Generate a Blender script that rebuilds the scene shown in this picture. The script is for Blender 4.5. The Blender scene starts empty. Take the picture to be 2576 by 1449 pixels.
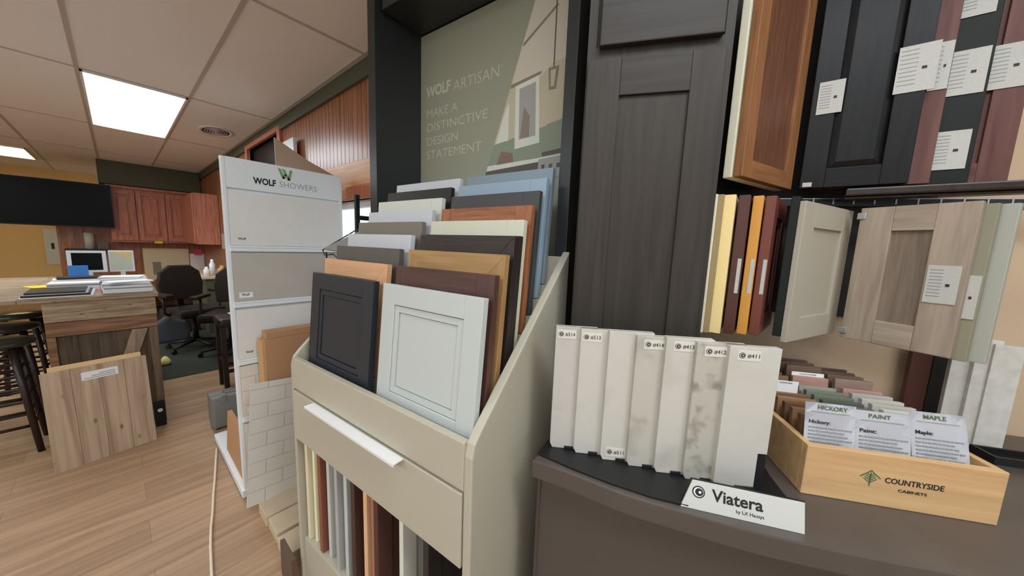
import bpy, bmesh, math, random
from math import sin, cos, radians, pi, atan2, degrees, sqrt
from mathutils import Matrix, Vector
random.seed(7)
SC = bpy.context.scene
COL = SC.collection

# ------------------------------------------------------------------ camera, world, view, lights
EYE = Vector((0, 0, 1.42))
YAW, PIT, ROL, FPX = radians(50.84), radians(7.29), radians(-2.19), 810.0
_f = Vector((sin(YAW)*cos(PIT), cos(YAW)*cos(PIT), -sin(PIT)))
_r = Vector((cos(YAW), -sin(YAW), 0)); _d = _f.cross(_r)
CR = cos(ROL)*_r + sin(ROL)*_d
CD = -sin(ROL)*_r + cos(ROL)*_d
cam_d = bpy.data.cameras.new('camera'); cam = bpy.data.objects.new('camera', cam_d); COL.objects.link(cam)
cam_d.sensor_fit = 'HORIZONTAL'; cam_d.sensor_width = 36; cam_d.lens = FPX/2576*36; cam_d.clip_start = .02
cam.matrix_world = Matrix((( CR.x, -CD.x, -_f.x, EYE.x), (CR.y, -CD.y, -_f.y, EYE.y), (CR.z, -CD.z, -_f.z, EYE.z), (0, 0, 0, 1)))
SC.camera = cam
SC.view_settings.view_transform = 'Standard'; SC.view_settings.look = 'None'
SC.view_settings.gamma = 1; SC.view_settings.use_curve_mapping = False
SC.view_settings.exposure = 0.0
w = bpy.data.worlds.new('world'); SC.world = w; w.use_nodes = True
w.node_tree.nodes['Background'].inputs[0].default_value = (.97, 1, .98, 1)
w.node_tree.nodes['Background'].inputs[1].default_value = 1.4
PANEL_WATTS = 9.5      # emission of each fluorescent diffuser
CZ = 2.617             # ceiling height
WX = 1.15              # wood panelled wall
BY = 9.27              # back wall

# ------------------------------------------------------------------ surveying helpers (photo pixel -> point on a known plane)
def ray(x, y):
    return ((x-1288)/FPX)*CR + ((y-724.5)/FPX)*CD + _f
def at_z(x, y, z):
    d = ray(x, y); return EYE + d*((z-EYE.z)/d.z)
def at_x(x, y, X):
    d = ray(x, y); return EYE + d*(X/d.x)
def at_y(x, y, Y):
    d = ray(x, y); return EYE + d*(Y/d.y)
def at_d(x, y, dep):
    return EYE + ray(x, y)*dep
class Fr:
    """upright frame: local x to the right along heading, y into the depth, z up (origin on the floor unless z given)"""
    def __init__(s, x, y, heading, z=0):
        h = radians(heading)
        s.r = Vector((sin(h), cos(h), 0)); s.n = Vector((-s.r.y, s.r.x, 0)); s.o = Vector((x, y, z))
        s.M = Matrix(((s.r.x, s.n.x, 0, x), (s.r.y, s.n.y, 0, y), (0, 0, 1, z), (0, 0, 0, 1)))
    def loc(s, px, py, v=0):
        d = ray(px, py); t = (s.o + v*s.n - EYE).dot(s.n)/d.dot(s.n); q = EYE + d*t - s.o
        return Vector((q.dot(s.r), q.dot(s.n), q.z))
    def at(s, u, v, z=0, rz=0, rx=0, ry=0):
        return s.M @ Matrix.Translation((u, v, z)) @ Matrix.Rotation(rz, 4, 'Z') @ Matrix.Rotation(rx, 4, 'X') @ Matrix.Rotation(ry, 4, 'Y')
    def pt(s, u, v, z=0):
        return s.M @ Vector((u, v, z))
def T(x, y, z=0, rz=0):
    return Matrix.Translation((x, y, z)) @ Matrix.Rotation(rz, 4, 'Z')

# ------------------------------------------------------------------ materials
def lin(c): 
    c = c/255; return c/12.92 if c <= .04045 else ((c+.055)/1.055)**2.4
def S(r, g, b, k=1.5):
    return tuple(min(.88, lin(c)*k) for c in (r, g, b)) + (1,)
def newmat(name):
    m = bpy.data.materials.new(name); m.use_nodes = True
    nt = m.node_tree; return m, nt, nt.nodes['Principled BSDF']
def nodes(nt, *types): return [nt.nodes.new('ShaderNode'+t) for t in types]
def coords(nt, scale, rnd=True):
    tc, mp = nodes(nt, 'TexCoord', 'Mapping')
    mp.inputs['Scale'].default_value = scale
    if rnd:
        oi, vm = nodes(nt, 'ObjectInfo', 'VectorMath'); vm.operation = 'MULTIPLY'
        cx = nt.nodes.new('ShaderNodeCombineXYZ')
        for i in range(3): nt.links.new(oi.outputs['Random'], cx.inputs[i])
        vm.inputs[1].default_value = (37, 53, 71); nt.links.new(cx.outputs[0], vm.inputs[0])
        nt.links.new(vm.outputs[0], mp.inputs['Location'])
    nt.links.new(tc.outputs['Object'], mp.inputs['Vector']); return mp
def paint(name, c, rough=.5, var=.015, spec=.4, scale=30, metal=0, bump=.02):
    m, nt, b = newmat(name)
    mp = coords(nt, (scale,)*3, False)
    n, r, bp = nodes(nt, 'TexNoise', 'ValToRGB', 'Bump'); n.inputs['Detail'].default_value = 4
    r.color_ramp.elements[0].color = tuple(x*(1-var) for x in c[:3])+(1,); r.color_ramp.elements[1].color = tuple(min(.92, x*(1+var)) for x in c[:3])+(1,)
    r.color_ramp.elements[0].position = .3; r.color_ramp.elements[1].position = .7
    nt.links.new(mp.outputs[0], n.inputs['Vector']); nt.links.new(n.outputs['Fac'], r.inputs[0]); nt.links.new(r.outputs[0], b.inputs['Base Color'])
    bp.inputs['Strength'].default_value = bump; bp.inputs['Distance'].default_value = .002
    nt.links.new(n.outputs['Fac'], bp.inputs['Height']); nt.links.new(bp.outputs[0], b.inputs['Normal'])
    b.inputs['Roughness'].default_value = rough; b.inputs['Specular IOR Level'].default_value = spec; b.inputs['Metallic'].default_value = metal
    return m
def wood(name, c1, c2, axis='Z', scale=14, stretch=.07, rough=.45, knots=0, spec=.4, c3=None, bump=.08):
    m, nt, b = newmat(name)
    s = [scale]*3; s['XYZ'.index(axis)] = scale*stretch
    mp = coords(nt, tuple(s))
    n, n2, mix, r, bp = nodes(nt, 'TexNoise', 'TexNoise', 'Math', 'ValToRGB', 'Bump')
    n.inputs['Detail'].default_value = 5; n.inputs['Distortion'].default_value = .6; n2.inputs['Scale'].default_value = 9; n2.inputs['Detail'].default_value = 6
    for x in (n, n2): nt.links.new(mp.outputs[0], x.inputs['Vector'])
    mix.operation = 'MULTIPLY_ADD'; mix.inputs[1].default_value = .35
    sub = nt.nodes.new('ShaderNodeMath'); sub.operation = 'MULTIPLY'; sub.inputs[1].default_value = .65
    nt.links.new(n.outputs['Fac'], sub.inputs[0]); nt.links.new(n2.outputs['Fac'], mix.inputs[0]); nt.links.new(sub.outputs[0], mix.inputs[2])
    e = r.color_ramp.elements; e[0].position = .36; e[0].color = c1; e[1].position = .62; e[1].color = c2
    if c3: x = e.new(.49); x.color = c3
    nt.links.new(mix.outputs[0], r.inputs[0]); out = r.outputs[0]
    if knots:
        ks = [knots]*3; ks['XYZ'.index(axis)] = knots*.45; mk = coords(nt, tuple(ks))
        vo, kr, mx = nodes(nt, 'TexVoronoi', 'ValToRGB', 'MixRGB'); nt.links.new(mk.outputs[0], vo.inputs['Vector'])
        kr.color_ramp.elements[0].position = .01; kr.color_ramp.elements[0].color = (1, 1, 1, 1); kr.color_ramp.elements[1].position = .17; kr.color_ramp.elements[1].color = (0, 0, 0, 1)
        nt.links.new(vo.outputs['Distance'], kr.inputs[0]); nt.links.new(kr.outputs[0], mx.inputs[0]); nt.links.new(out, mx.inputs[1]); mx.inputs[2].default_value = tuple(x*.35 for x in c1[:3])+(1,); out = mx.outputs[0]
    nt.links.new(out, b.inputs['Base Color'])
    bp.inputs['Strength'].default_value = bump; bp.inputs['Distance'].default_value = .002; nt.links.new(mix.outputs[0], bp.inputs['Height']); nt.links.new(bp.outputs[0], b.inputs['Normal'])
    b.inputs['Roughness'].default_value = rough; b.inputs['Specular IOR Level'].default_value = spec
    return m
def emit(name, c, st):
    m, nt, b = newmat(name); b.inputs['Base Color'].default_value = (.8, .8, .8, 1)
    b.inputs['Emission Color'].default_value = c; b.inputs['Emission Strength'].default_value = st; return m
def stone(name, base, vein, scale=9, amt=.5, rough=.35):
    m, nt, b = newmat(name); mp = coords(nt, (scale,)*3)
    n, n2, r, mx, r2 = nodes(nt, 'TexNoise', 'TexNoise', 'ValToRGB', 'MixRGB', 'ValToRGB')
    n.inputs['Detail'].default_value = 2.5; n.inputs['Roughness'].default_value = .5; n.inputs['Distortion'].default_value = .2; n.inputs['Scale'].default_value = 1.0; n2.inputs['Scale'].default_value = 6; n2.inputs['Detail'].default_value = 5
    nt.links.new(mp.outputs[0], n.inputs['Vector']); nt.links.new(mp.outputs[0], n2.inputs['Vector'])
    e = r.color_ramp.elements; e[0].position = .52; e[0].color = (0, 0, 0, 1); e[1].position = .74; e[1].color = (amt,)*3+(1,)
    r2.color_ramp.elements[0].color = tuple(c*.93 for c in base[:3])+(1,); r2.color_ramp.elements[1].color = base
    nt.links.new(n.outputs['Fac'], r.inputs[0]); nt.links.new(n2.outputs['Fac'], r2.inputs[0]); nt.links.new(r.outputs[0], mx.inputs[0]); nt.links.new(r2.outputs[0], mx.inputs[1]); mx.inputs[2].default_value = vein
    nt.links.new(mx.outputs[0], b.inputs['Base Color']); b.inputs['Roughness'].default_value = rough; return m
def planks(name):
    m, nt, b = newmat(name)
    tc, br, n, mp, mx, r = nodes(nt, 'TexCoord', 'TexBrick', 'TexNoise', 'Mapping', 'MixRGB', 'ValToRGB')
    br.inputs['Scale'].default_value = 1; br.inputs['Brick Width'].default_value = 1.25; br.inputs['Row Height'].default_value = .19
    br.inputs['Mortar Size'].default_value = .0009; br.inputs['Color1'].default_value = S(150, 124, 98, 1.5); br.inputs['Color2'].default_value = S(138, 112, 87, 1.5); br.inputs['Mortar'].default_value = S(120, 97, 74, 1.4); br.offset = .37
    mp.inputs['Scale'].default_value = (1.1, 13, 1); n.inputs['Detail'].default_value = 7; n.inputs['Scale'].default_value = 1.6; n.inputs['Distortion'].default_value = .8
    nt.links.new(tc.outputs['Object'], br.inputs['Vector']); nt.links.new(tc.outputs['Object'], mp.inputs['Vector']); nt.links.new(mp.outputs[0], n.inputs['Vector'])
    e = r.color_ramp.elements; e[0].position = .3; e[0].color = (.74, .71, .68, 1); e[1].position = .66; e[1].color = (1.1, 1.09, 1.06, 1)
    mx.blend_type = 'MULTIPLY'; mx.inputs[0].default_value = 1
    nt.links.new(n.outputs['Fac'], r.inputs[0]); nt.links.new(br.outputs['Color'], mx.inputs[1]); nt.links.new(r.outputs[0], mx.inputs[2]); nt.links.new(mx.outputs[0], b.inputs['Base Color'])
    b.inputs['Roughness'].default_value = .5; b.inputs['Specular IOR Level'].default_value = .3; return m
def subway(name):
    m, nt, b = newmat(name)
    tc, sx, cx, br, bp = nodes(nt, 'TexCoord', 'SeparateXYZ', 'CombineXYZ', 'TexBrick', 'Bump')
    nt.links.new(tc.outputs['Object'], sx.inputs[0]); nt.links.new(sx.outputs['X'], cx.inputs['X']); nt.links.new(sx.outputs['Z'], cx.inputs['Y']); nt.links.new(cx.outputs[0], br.inputs['Vector'])
    br.inputs['Scale'].default_value = 1; br.inputs['Brick Width'].default_value = .15; br.inputs['Row Height'].default_value = .076; br.inputs['Mortar Size'].default_value = .0022; br.inputs['Mortar Smooth'].default_value = .5
    br.inputs['Color1'].default_value = S(180, 176, 168, 1.7); br.inputs['Color2'].default_value = S(176, 172, 164, 1.7); br.inputs['Mortar'].default_value = S(172, 168, 160, 1.6)
    bp.inputs['Distance'].default_value = .003; bp.inputs['Strength'].default_value = .8; bp.invert = True; nt.links.new(br.outputs['Fac'], bp.inputs['Height']); nt.links.new(bp.outputs[0], b.inputs['Normal'])
    nt.links.new(br.outputs['Color'], b.inputs['Base Color']); b.inputs['Roughness'].default_value = .3; return m
def glass(name, c=(.9, .95, 1, 1)):
    m, nt, b = newmat(name); nt.nodes.remove(b); t, g, mx = nodes(nt, 'BsdfTransparent', 'BsdfGlossy', 'MixShader')
    t.inputs[0].default_value = c; g.inputs['Roughness'].default_value = .02; mx.inputs[0].default_value = .06
    nt.links.new(t.outputs[0], mx.inputs[1]); nt.links.new(g.outputs[0], mx.inputs[2]); nt.links.new(mx.outputs[0], nt.nodes['Material Output'].inputs[0]); return m

M = {}
M['floor'] = planks('plank floor')
M['carpet'] = paint('dark green carpet', S(52, 55, 50), .95, .3, .05, 160, bump=.4)
M['ceiling'] = paint('ceiling tile', (.885, .89, .87, 1), .9, .05, .1, 90, bump=.15)
M['grid'] = paint('ceiling grid', (.52, .48, .44, 1), .6)
M['panelwood'] = wood('wall panelling', S(116, 74, 50, 1.45), S(150, 100, 70, 1.45), 'Z', 5, .1, .3)
M['orangewood'] = wood('orange wood board', S(160, 108, 52), S(184, 128, 66), 'Y', 5, .1, .35)
M['darkgreen'] = paint('dark green paint', S(64, 66, 52, 1.8), .6)
M['yellowwall'] = paint('cream yellow wall', S(190, 160, 105), .7)
M['peachwall'] = paint('peach wall', S(178, 155, 128), .7)
M['beigewall'] = paint('beige wall', S(176, 156, 130), .7)
M['whitegloss'] = paint('white laminate', S(186, 191, 200, 1.65), .35)
M['whitemetal'] = paint('white metal', S(200, 200, 200), .4)
M['cream'] = paint('cream lacquer', S(176, 170, 152, 1.15), .42)
M['black'] = paint('black plastic', (.012, .012, .013, 1), .4)
M['blackmatte'] = paint('black matte', (.01, .01, .01, 1), .8)
M['blackmetal'] = paint('black metal', (.015, .015, .016, 1), .35)
M['charcoal'] = paint('charcoal paint', S(50, 53, 53, .85), .35)
M['graywood'] = wood('grey stained wood', S(64, 58, 53, .66), S(82, 75, 68, .62), 'Z', 10, .05, .5, spec=.25)
M['graywoodx'] = wood('grey stained wood cross', S(64, 58, 53, .66), S(80, 73, 67, .62), 'X', 10, .05, .5, spec=.25)
M['laminate'] = stone('grey brown laminate', S(98, 89, 82, .78), S(128, 120, 112, .8), 7, .22, .32)
M['laminatefront'] = paint('grey brown front', S(96, 87, 80, .75), .5)
M['cherry'] = wood('cherry cabinet', S(122, 72, 54, 1.9), S(154, 98, 76, 1.9), 'Z', 9, .08, .4)
M['barn'] = wood('reclaimed grey wood', S(78, 64, 49, 1.5), S(148, 128, 104, 1.5), 'X', 7, .09, .8, 5, bump=.5)
M['barnz'] = wood('reclaimed grey wood upright', S(72, 60, 48, 1.3), S(112, 96, 78, 1.3), 'Z', 8, .07, .8)
M['barnred'] = wood('reclaimed red wood', S(84, 60, 44, 1.3), S(136, 100, 72, 1.3), 'X', 6, .1, .7)
M['barndark'] = wood('reclaimed dark wood', S(58, 48, 38, 1.2), S(92, 78, 62, 1.2), 'Z', 8, .07, .8)
M['barnbrace'] = wood('reclaimed pale wood', S(104, 90, 74, 1.5), S(140, 122, 100, 1.5), 'Z', 8, .1, .8)
M['lvt'] = wood('rustic plank board', S(128, 108, 88, 1.6), S(168, 148, 126, 1.5), 'Z', 6, .05, .5, 3)
M['oaklight'] = wood('blond wood', S(178, 140, 97, 1.3), S(198, 162, 117, 1.3), 'X', 8, .05, .45)
M['edge'] = wood('raw edge', S(186, 158, 116), S(200, 172, 130), 'X', 8, .1, .7)
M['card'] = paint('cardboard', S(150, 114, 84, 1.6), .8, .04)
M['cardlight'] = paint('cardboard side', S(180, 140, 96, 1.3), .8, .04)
M['paper'] = paint('white paper', S(200, 204, 212, 1.6), .7, .02)
M['label'] = paint('printed label', S(184, 182, 174, 1.05), .6, .06, scale=60)
M['ink'] = paint('black ink', (.02, .02, .02, 1), .6)
M['inkgray'] = paint('grey ink', S(120, 122, 124), .6)
M['inkgreen'] = paint('green ink', S(104, 140, 96), .6)
M['inkdgreen'] = paint('dark green ink', S(70, 92, 60), .6)
M['rope'] = paint('cord', S(196, 180, 160), .8)
M['casegray'] = paint('grey hard plastic', S(112, 112, 108, 1.3), .5)
M['leather'] = paint('black leather', (.02, .017, .016, 1), .45, .1)
M['bagcloth'] = paint('grey bag cloth', S(62, 66, 72, 1.3), .8)
M['brownboard'] = paint('brown board', S(84, 68, 54), .7)
M['glossseat'] = paint('glossy dark seat', S(46, 48, 42), .18, spec=.7)
M['espresso'] = wood('espresso wood', S(28, 20, 16), S(42, 30, 24), 'Z', 10, .1, .35)
M['steel'] = paint('steel', S(150, 150, 150), .35, metal=.8)
M['glass'] = glass('window glass')
M['screen'] = paint('screen', (.003, .003, .003, 1), .35, spec=.12)
M['subway'] = subway('subway tile sheet')
M['diffuser'] = emit('lit diffuser', (.93, 1, 1.06, 1), PANEL_WATTS)
_m = M['diffuser'].node_tree; _b = _m.nodes['Principled BSDF']
_tc, _sx, _ab, _mr = nodes(_m, 'TexCoord', 'SeparateXYZ', 'Math', 'MapRange')      # the tubes lie along the middle of the troffer
_ab.operation = 'ABSOLUTE'; _mr.interpolation_type = 'SMOOTHSTEP'
for i_, v_ in ((1, .14), (2, .29), (3, PANEL_WATTS*1.3), (4, .75)): _mr.inputs[i_].default_value = v_
_m.links.new(_tc.outputs['Object'], _sx.inputs[0]); _m.links.new(_sx.outputs['X'], _ab.inputs[0]); _m.links.new(_ab.outputs[0], _mr.inputs[0]); _m.links.new(_mr.outputs[0], _b.inputs['Emission Strength'])
M['warmdiffuser'] = emit('warm lit diffuser', (1, .78, .36, 1), 4.0)

# ------------------------------------------------------------------ mesh builder
class B:
    def __init__(s): s.bm = bmesh.new(); s.mats = []; s.cur = 0
    def m(s, mat):
        if mat is None: return s.cur
        if mat not in s.mats: s.mats.append(mat)
        return s.mats.index(mat)
    def _fin(s, faces, mat, smooth=False):
        i = s.m(mat)
        for f in faces: f.material_index = i; f.smooth = smooth
    def hexa(s, v8, mat=None, bev=0):
        vs = [s.bm.verts.new(v) for v in v8]
        fs = [s.bm.faces.new([vs[i] for i in q]) for q in ((0, 3, 2, 1), (4, 5, 6, 7), (0, 1, 5, 4), (1, 2, 6, 5), (2, 3, 7, 6), (3, 0, 4, 7))]
        s._fin(fs, mat)
        if bev:
            es = list({e for f in fs for e in f.edges})
            r = bmesh.ops.bevel(s.bm, geom=es, offset=bev, segments=2, profile=.6, affect='EDGES')
            s._fin(r['faces'], mat)
        return s
    def box(s, x0, x1, y0, y1, z0, z1, mat=None, bev=0, X=None):
        x0, x1 = min(x0, x1), max(x0, x1); y0, y1 = min(y0, y1), max(y0, y1); z0, z1 = min(z0, z1), max(z0, z1)
        v = [Vector(p) for p in ((x0, y0, z0), (x1, y0, z0), (x1, y1, z0), (x0, y1, z0), (x0, y0, z1), (x1, y0, z1), (x1, y1, z1), (x0, y1, z1))]
        if X: v = [X @ p for p in v]
        return s.hexa(v, mat, bev)
    def prism(s, pts, a, b, plane='xz', mat=None, bev=0, X=None, smooth=False):
        """polygon pts in a plane, extruded from a to b along the other axis"""
        def P(p, t):
            q = {'xz': (p[0], t, p[1]), 'yz': (t, p[0], p[1]), 'xy': (p[0], p[1], t)}[plane]
            q = Vector(q); return X @ q if X else q
        n = len(pts); lo = [s.bm.verts.new(P(p, a)) for p in pts]; hi = [s.bm.verts.new(P(p, b)) for p in pts]
        caps = [s.bm.faces.new(lo[::-1]), s.bm.faces.new(hi)]
        sides = [s.bm.faces.new((lo[i], lo[(i+1) % n], hi[(i+1) % n], hi[i])) for i in range(n)]
        s._fin(caps, mat); s._fin(sides, mat, smooth)
        bmesh.ops.recalc_face_normals(s.bm, faces=caps+sides)
        if bev:
            es = list({e for f in caps for e in f.edges})
            r = bmesh.ops.bevel(s.bm, geom=es, offset=bev, segments=2, profile=.6, affect='EDGES'); s._fin(r['faces'], mat)
        return s
    def tube(s, pts, r, n=8, mat=None, closed=False):
        pts = [Vector(p) for p in pts]; rings = []; N = len(pts); rr = r if isinstance(r, (list, tuple)) else [r]*N
        up = None
        for i, p in enumerate(pts):
            a = pts[(i-1) % N] if (i or closed) else p; b = pts[(i+1) % N] if (i < N-1 or closed) else p
            t = (b-a).normalized()
            if up is None:
                up = Vector((0, 0, 1)) if abs(t.z) < .9 else Vector((1, 0, 0))
            u = (up - t*up.dot(t)); u = u.normalized() if u.length > 1e-6 else t.orthogonal().normalized(); up = u; v = t.cross(u)
            rings.append([s.bm.verts.new(p + rr[i]*(cos(2*pi*k/n)*u + sin(2*pi*k/n)*v)) for k in range(n)])
        fs = []
        for i in range(N if closed else N-1):
            A, C = rings[i], rings[(i+1) % N]
            fs += [s.bm.faces.new((A[k], A[(k+1) % n], C[(k+1) % n], C[k])) for k in range(n)]
        s._fin(fs, mat, True)
        if not closed: s._fin([s.bm.faces.new(rings[0][::-1]), s.bm.faces.new(rings[-1])], mat)
        return s
    def lathe(s, prof, n=24, mat=None, X=None):
        rings = []
        for r, z in prof:
            q = [Vector((r*cos(2*pi*k/n), r*sin(2*pi*k/n), z)) for k in range(n)]
            rings.append([s.bm.verts.new(X @ p if X else p) for p in q])
        fs = [s.bm.faces.new((rings[i][k], rings[i][(k+1) % n], rings[i+1][(k+1) % n], rings[i+1][k])) for i in range(len(rings)-1) for k in range(n)]
        s._fin(fs, mat, True)
        s._fin([s.bm.faces.new(rings[0][::-1]), s.bm.faces.new(rings[-1])], mat)
        return s
    def grid(s, fn, nu, nv, mat=None, th=None):
        g = [[s.bm.verts.new(fn(i/nu, j/nv)) for j in range(nv+1)] for i in range(nu+1)]
        fs = [s.bm.faces.new((g[i][j], g[i+1][j], g[i+1][j+1], g[i][j+1])) for i in range(nu) for j in range(nv)]
        s._fin(fs, mat, True)
        if th: bmesh.ops.solidify(s.bm, geom=fs, thickness=th)
        return s
    def obj(s, name, mat=None, parent=None, X=None):
        me = bpy.data.meshes.new(name)
        if not s.mats: s.mats = [mat]
        elif s.mats[0] is None: s.mats[0] = mat
        bmesh.ops.recalc_face_normals(s.bm, faces=s.bm.faces)
        s.bm.to_mesh(me); s.bm.free()
        for x in s.mats: me.materials.append(M[x] if isinstance(x, str) else x)
        o = bpy.data.objects.new(name, me); COL.objects.link(o)
        if parent: o.parent = parent
        if X: o.matrix_world = X if not parent else o.matrix_world
        return o
def tag(o, label=None, cat=None, group=None, kind=None):
    if label: o['label'] = label
    if cat: o['category'] = cat
    if group: o['group'] = group
    if kind: o['kind'] = kind
    return o
def thing(name, label, cat, X, group=None):
    o = bpy.data.objects.new(name, None); COL.objects.link(o); o.empty_display_size = .05; o.matrix_world = X
    return tag(o, label, cat, group)
def struct(name, b, mat): return tag(b.obj(name, mat), kind='structure')
def solo(name, b, mat, label, cat, X=None, group=None): return tag(b.obj(name, mat, None, X), label, cat, group)
def copy_thing(o, X, label=None):
    c = o.copy(); COL.objects.link(c); c.matrix_world = X
    if label: c['label'] = label
    for ch in o.children:
        d = ch.copy(); COL.objects.link(d); d.parent = c
        for g in ch.children:
            e = g.copy(); COL.objects.link(e); e.parent = d
    return c
def text(name, s, cap, parent, X, mat, bold=0.0, align='LEFT', width=None, space=1.0, font_aspect=1.0, ext=.0003):
    """lettering as a mesh: local x along the line, local z up (stands on y=0 facing -y)"""
    cu = bpy.data.curves.new(name, 'FONT'); cu.body = s; cu.size = cap/.69; cu.extrude = ext; cu.offset = bold; cu.align_x = align; cu.space_character = space; cu.resolution_u = 3
    o = bpy.data.objects.new(name, cu); COL.objects.link(o); bpy.context.view_layer.update()
    me = bpy.data.meshes.new_from_object(o.evaluated_get(bpy.context.evaluated_depsgraph_get()))
    bpy.data.objects.remove(o); bpy.data.curves.remove(cu)
    me.materials.clear(); me.materials.append(M[mat])
    xs = [v.co.x for v in me.vertices]; sc = 1.0
    if width and xs: sc = width/(max(xs)-min(xs))
    me.transform(X @ Matrix.Rotation(pi/2, 4, 'X') @ Matrix.Diagonal((sc, 1, 1, 1)))
    me.name = name
    o = bpy.data.objects.new(name, me); COL.objects.link(o); o.parent = parent; return o
L = Matrix.Translation

# ================================================================== THE ROOM
struct('floor', B().box(-4.6, 2.6, -4, 11.6, -.06, 0), 'floor')
tag(B().box(.19, WX-.004, 4.48, BY-.004, 0, .006).obj('floor_carpet', 'carpet'), kind='structure')
bc = B()
bc.box(-4.6, 2.6, -4, 11.6, CZ, CZ+.06)
struct('ceiling', bc, 'ceiling')
bg = B()
for i in range(-8, 5): bg.box(-.094+.6*i-.011, -.094+.6*i+.011, -4, 11.5, CZ-.004, CZ)
for j in range(-3, 5): bg.box(-4.5, 2.5, 2.2+1.955*j-.011, 2.2+1.955*j+.011, CZ-.0042, CZ)
struct('trim_1', bg, 'grid')
# wood panelled wall with the window behind the shower display: boards with real grooves
WY0, WY1, WZ0, WZ1 = 1.55, 3.1, .95, 1.72      # window opening in the panelled wall
TY0, TY1, TZ0, TZ1 = 4.1, 5.3, 2.02, 2.50      # dark transom farther along
bw = B(); y = .44
while y < BY:
    y2 = min(y+.068, BY); a, b_ = y+.003, y2-.003
    segs = [(0, CZ)]
    if y2 > WY0 and y < WY1: segs = [(0, WZ0), (WZ1, CZ)]
    if y2 > TY0 and y < TY1: segs = [(0, TZ0), (TZ1, CZ)]
    for z0, z1 in segs: bw.box(WX, WX+.02, a, b_, z0, z1)
    y = y2
for (a, b_, z0, z1) in ((.44, WY0, 0, CZ), (WY0, WY1, 0, WZ0), (WY0, WY1, WZ1, CZ), (WY1, TY0, 0, CZ), (TY0, TY1, 0, TZ0), (TY0, TY1, TZ1, CZ), (TY1, BY, 0, CZ)):
    bw.box(WX+.006, WX+.1, a, b_, z0, z1)
struct('wall_right', bw, 'panelwood')
struct('trim_2', B().box(WX-.025, WX-.001, .5, BY-.03, CZ-.115, CZ-.003), 'darkgreen')
struct('trim_4', B().box(WX-.012, WX-.001, 1.45, 3.3, WZ1+.095, WZ1+.27, bev=.003), 'orangewood')
# window
wn = B().box(WX-.03, WX+.05, WY0-.08, WY1+.08, WZ1, WZ1+.09, bev=.006).box(WX-.03, WX+.05, WY0-.08, WY1+.08, WZ0-.09, WZ0, bev=.006)
wn.box(WX-.03, WX+.05, WY0-.08, WY0, WZ0, WZ1, bev=.006).box(WX-.03, WX+.05, WY1, WY1+.08, WZ0, WZ1, bev=.006)
win = struct('window_1', wn, 'cherry')
B().box(WX+.03, WX+.07, WY0, WY1, WZ1-.05, WZ1, 'whitemetal').box(WX+.03, WX+.07, WY0, WY1, WZ0, WZ0+.05).box(WX+.03, WX+.07, WY0, WY0+.05, WZ0, WZ1).box(WX+.03, WX+.07, WY1-.05, WY1, WZ0, WZ1).obj('sash', 'whitemetal', win)
B().box(WX+.045, WX+.05, WY0+.05, WY1-.05, WZ0+.05, WZ1-.05).obj('pane', 'glass', win)
tr = B().box(WX-.03, WX+.05, TY0-.09, TY1+.09, TZ1, TZ1+.05, bev=.005).box(WX-.03, WX+.05, TY0-.09, TY1+.09, TZ0-.09, TZ0, bev=.005).box(WX-.03, WX+.05, TY0-.09, TY0, TZ0, TZ1, bev=.005).box(WX-.03, WX+.05, TY1, TY1+.09, TZ0, TZ1, bev=.005)
tw = struct('window_2', tr, 'cherry')
B().box(WX+.03, WX+.05, TY0, TY1, TZ0, TZ1).obj('pane', 'screen', tw)
# back wall (panelled, with dark green soffit) and the warmer room beyond it at the left
bb = B(); x = -.62
while x < WX-.01:
    bb.box(x+.003, min(x+.09, WX)-.003, BY, BY+.02, 0, 2.2); x += .09
bb.box(-.62, WX, BY+.006, BY+.1, 0, 2.2)
struct('wall_back', bb, 'panelwood')
struct('trim_3', B().box(-.12, WX-.03, BY-.34, BY+.1, 2.23, CZ-.001), 'darkgreen')
struct('wall_far', B().box(-4.6, 2.6, 11.5, 11.6, 0, CZ), 'yellowwall')
struct('wall_left', B().box(-4.6, -4.5, -4, -2.4, 0, CZ).box(-4.6, -4.5, 4.2, 11.5, 0, CZ).box(-4.6, -4.5, -2.4, 4.2, 0, .7).box(-4.6, -4.5, -2.4, 4.2, 2.35, CZ), 'beigewall')
def added_window(name, b, panes):  # unseen windows, added so daylight lifts the ceiling and front faces
    o = struct(name, b, 'whitemetal'); panes.obj('pane', 'glass', o)
bw_ = B().box(-4.56, -4.48, -2.4, 4.2, .7, .76).box(-4.56, -4.48, -2.4, 4.2, 2.29, 2.35)
for yy in (-2.4, -.22, 1.96, 4.14): bw_.box(-4.56, -4.48, yy, yy+.06, .76, 2.29)
added_window('added_window_3', bw_, B().box(-4.54, -4.53, -2.34, 4.14, .76, 2.29))
bw_ = B().box(-3.6, 1.6, -3.98, -3.88, .6, .66).box(-3.6, 1.6, -3.98, -3.88, 2.29, 2.35)
for xx in (-3.6, -1.9, -.16, 1.54): bw_.box(xx, xx+.06, -3.98, -3.88, .66, 2.29)
added_window('added_window_4', bw_, B().box(-3.54, 1.54, -3.95, -3.94, .66, 2.29))
struct('wall_near', B().box(-4.5, -3.6, -4, -3.9, 0, CZ).box(1.6, 2.6, -4, -3.9, 0, CZ).box(-3.6, 1.6, -4, -3.9, 0, .6).box(-3.6, 1.6, -4, -3.9, 2.35, CZ), 'beigewall')
W2 = Fr(1.2, .44, 155)
struct('wall_front', B().box(0, 3.3, 0, .1, 0, CZ, X=W2.M), 'peachwall')
struct('wall_return', B().box(WX, 1.3, .42, .46, 0, CZ), 'peachwall')
struct('wall_side', B().box(2.52, 2.6, -4, -2.4, 0, CZ), 'beigewall')
struct('wall_outer', B().box(2.5, 2.6, BY, 11.5, 0, CZ), 'yellowwall')
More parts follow.
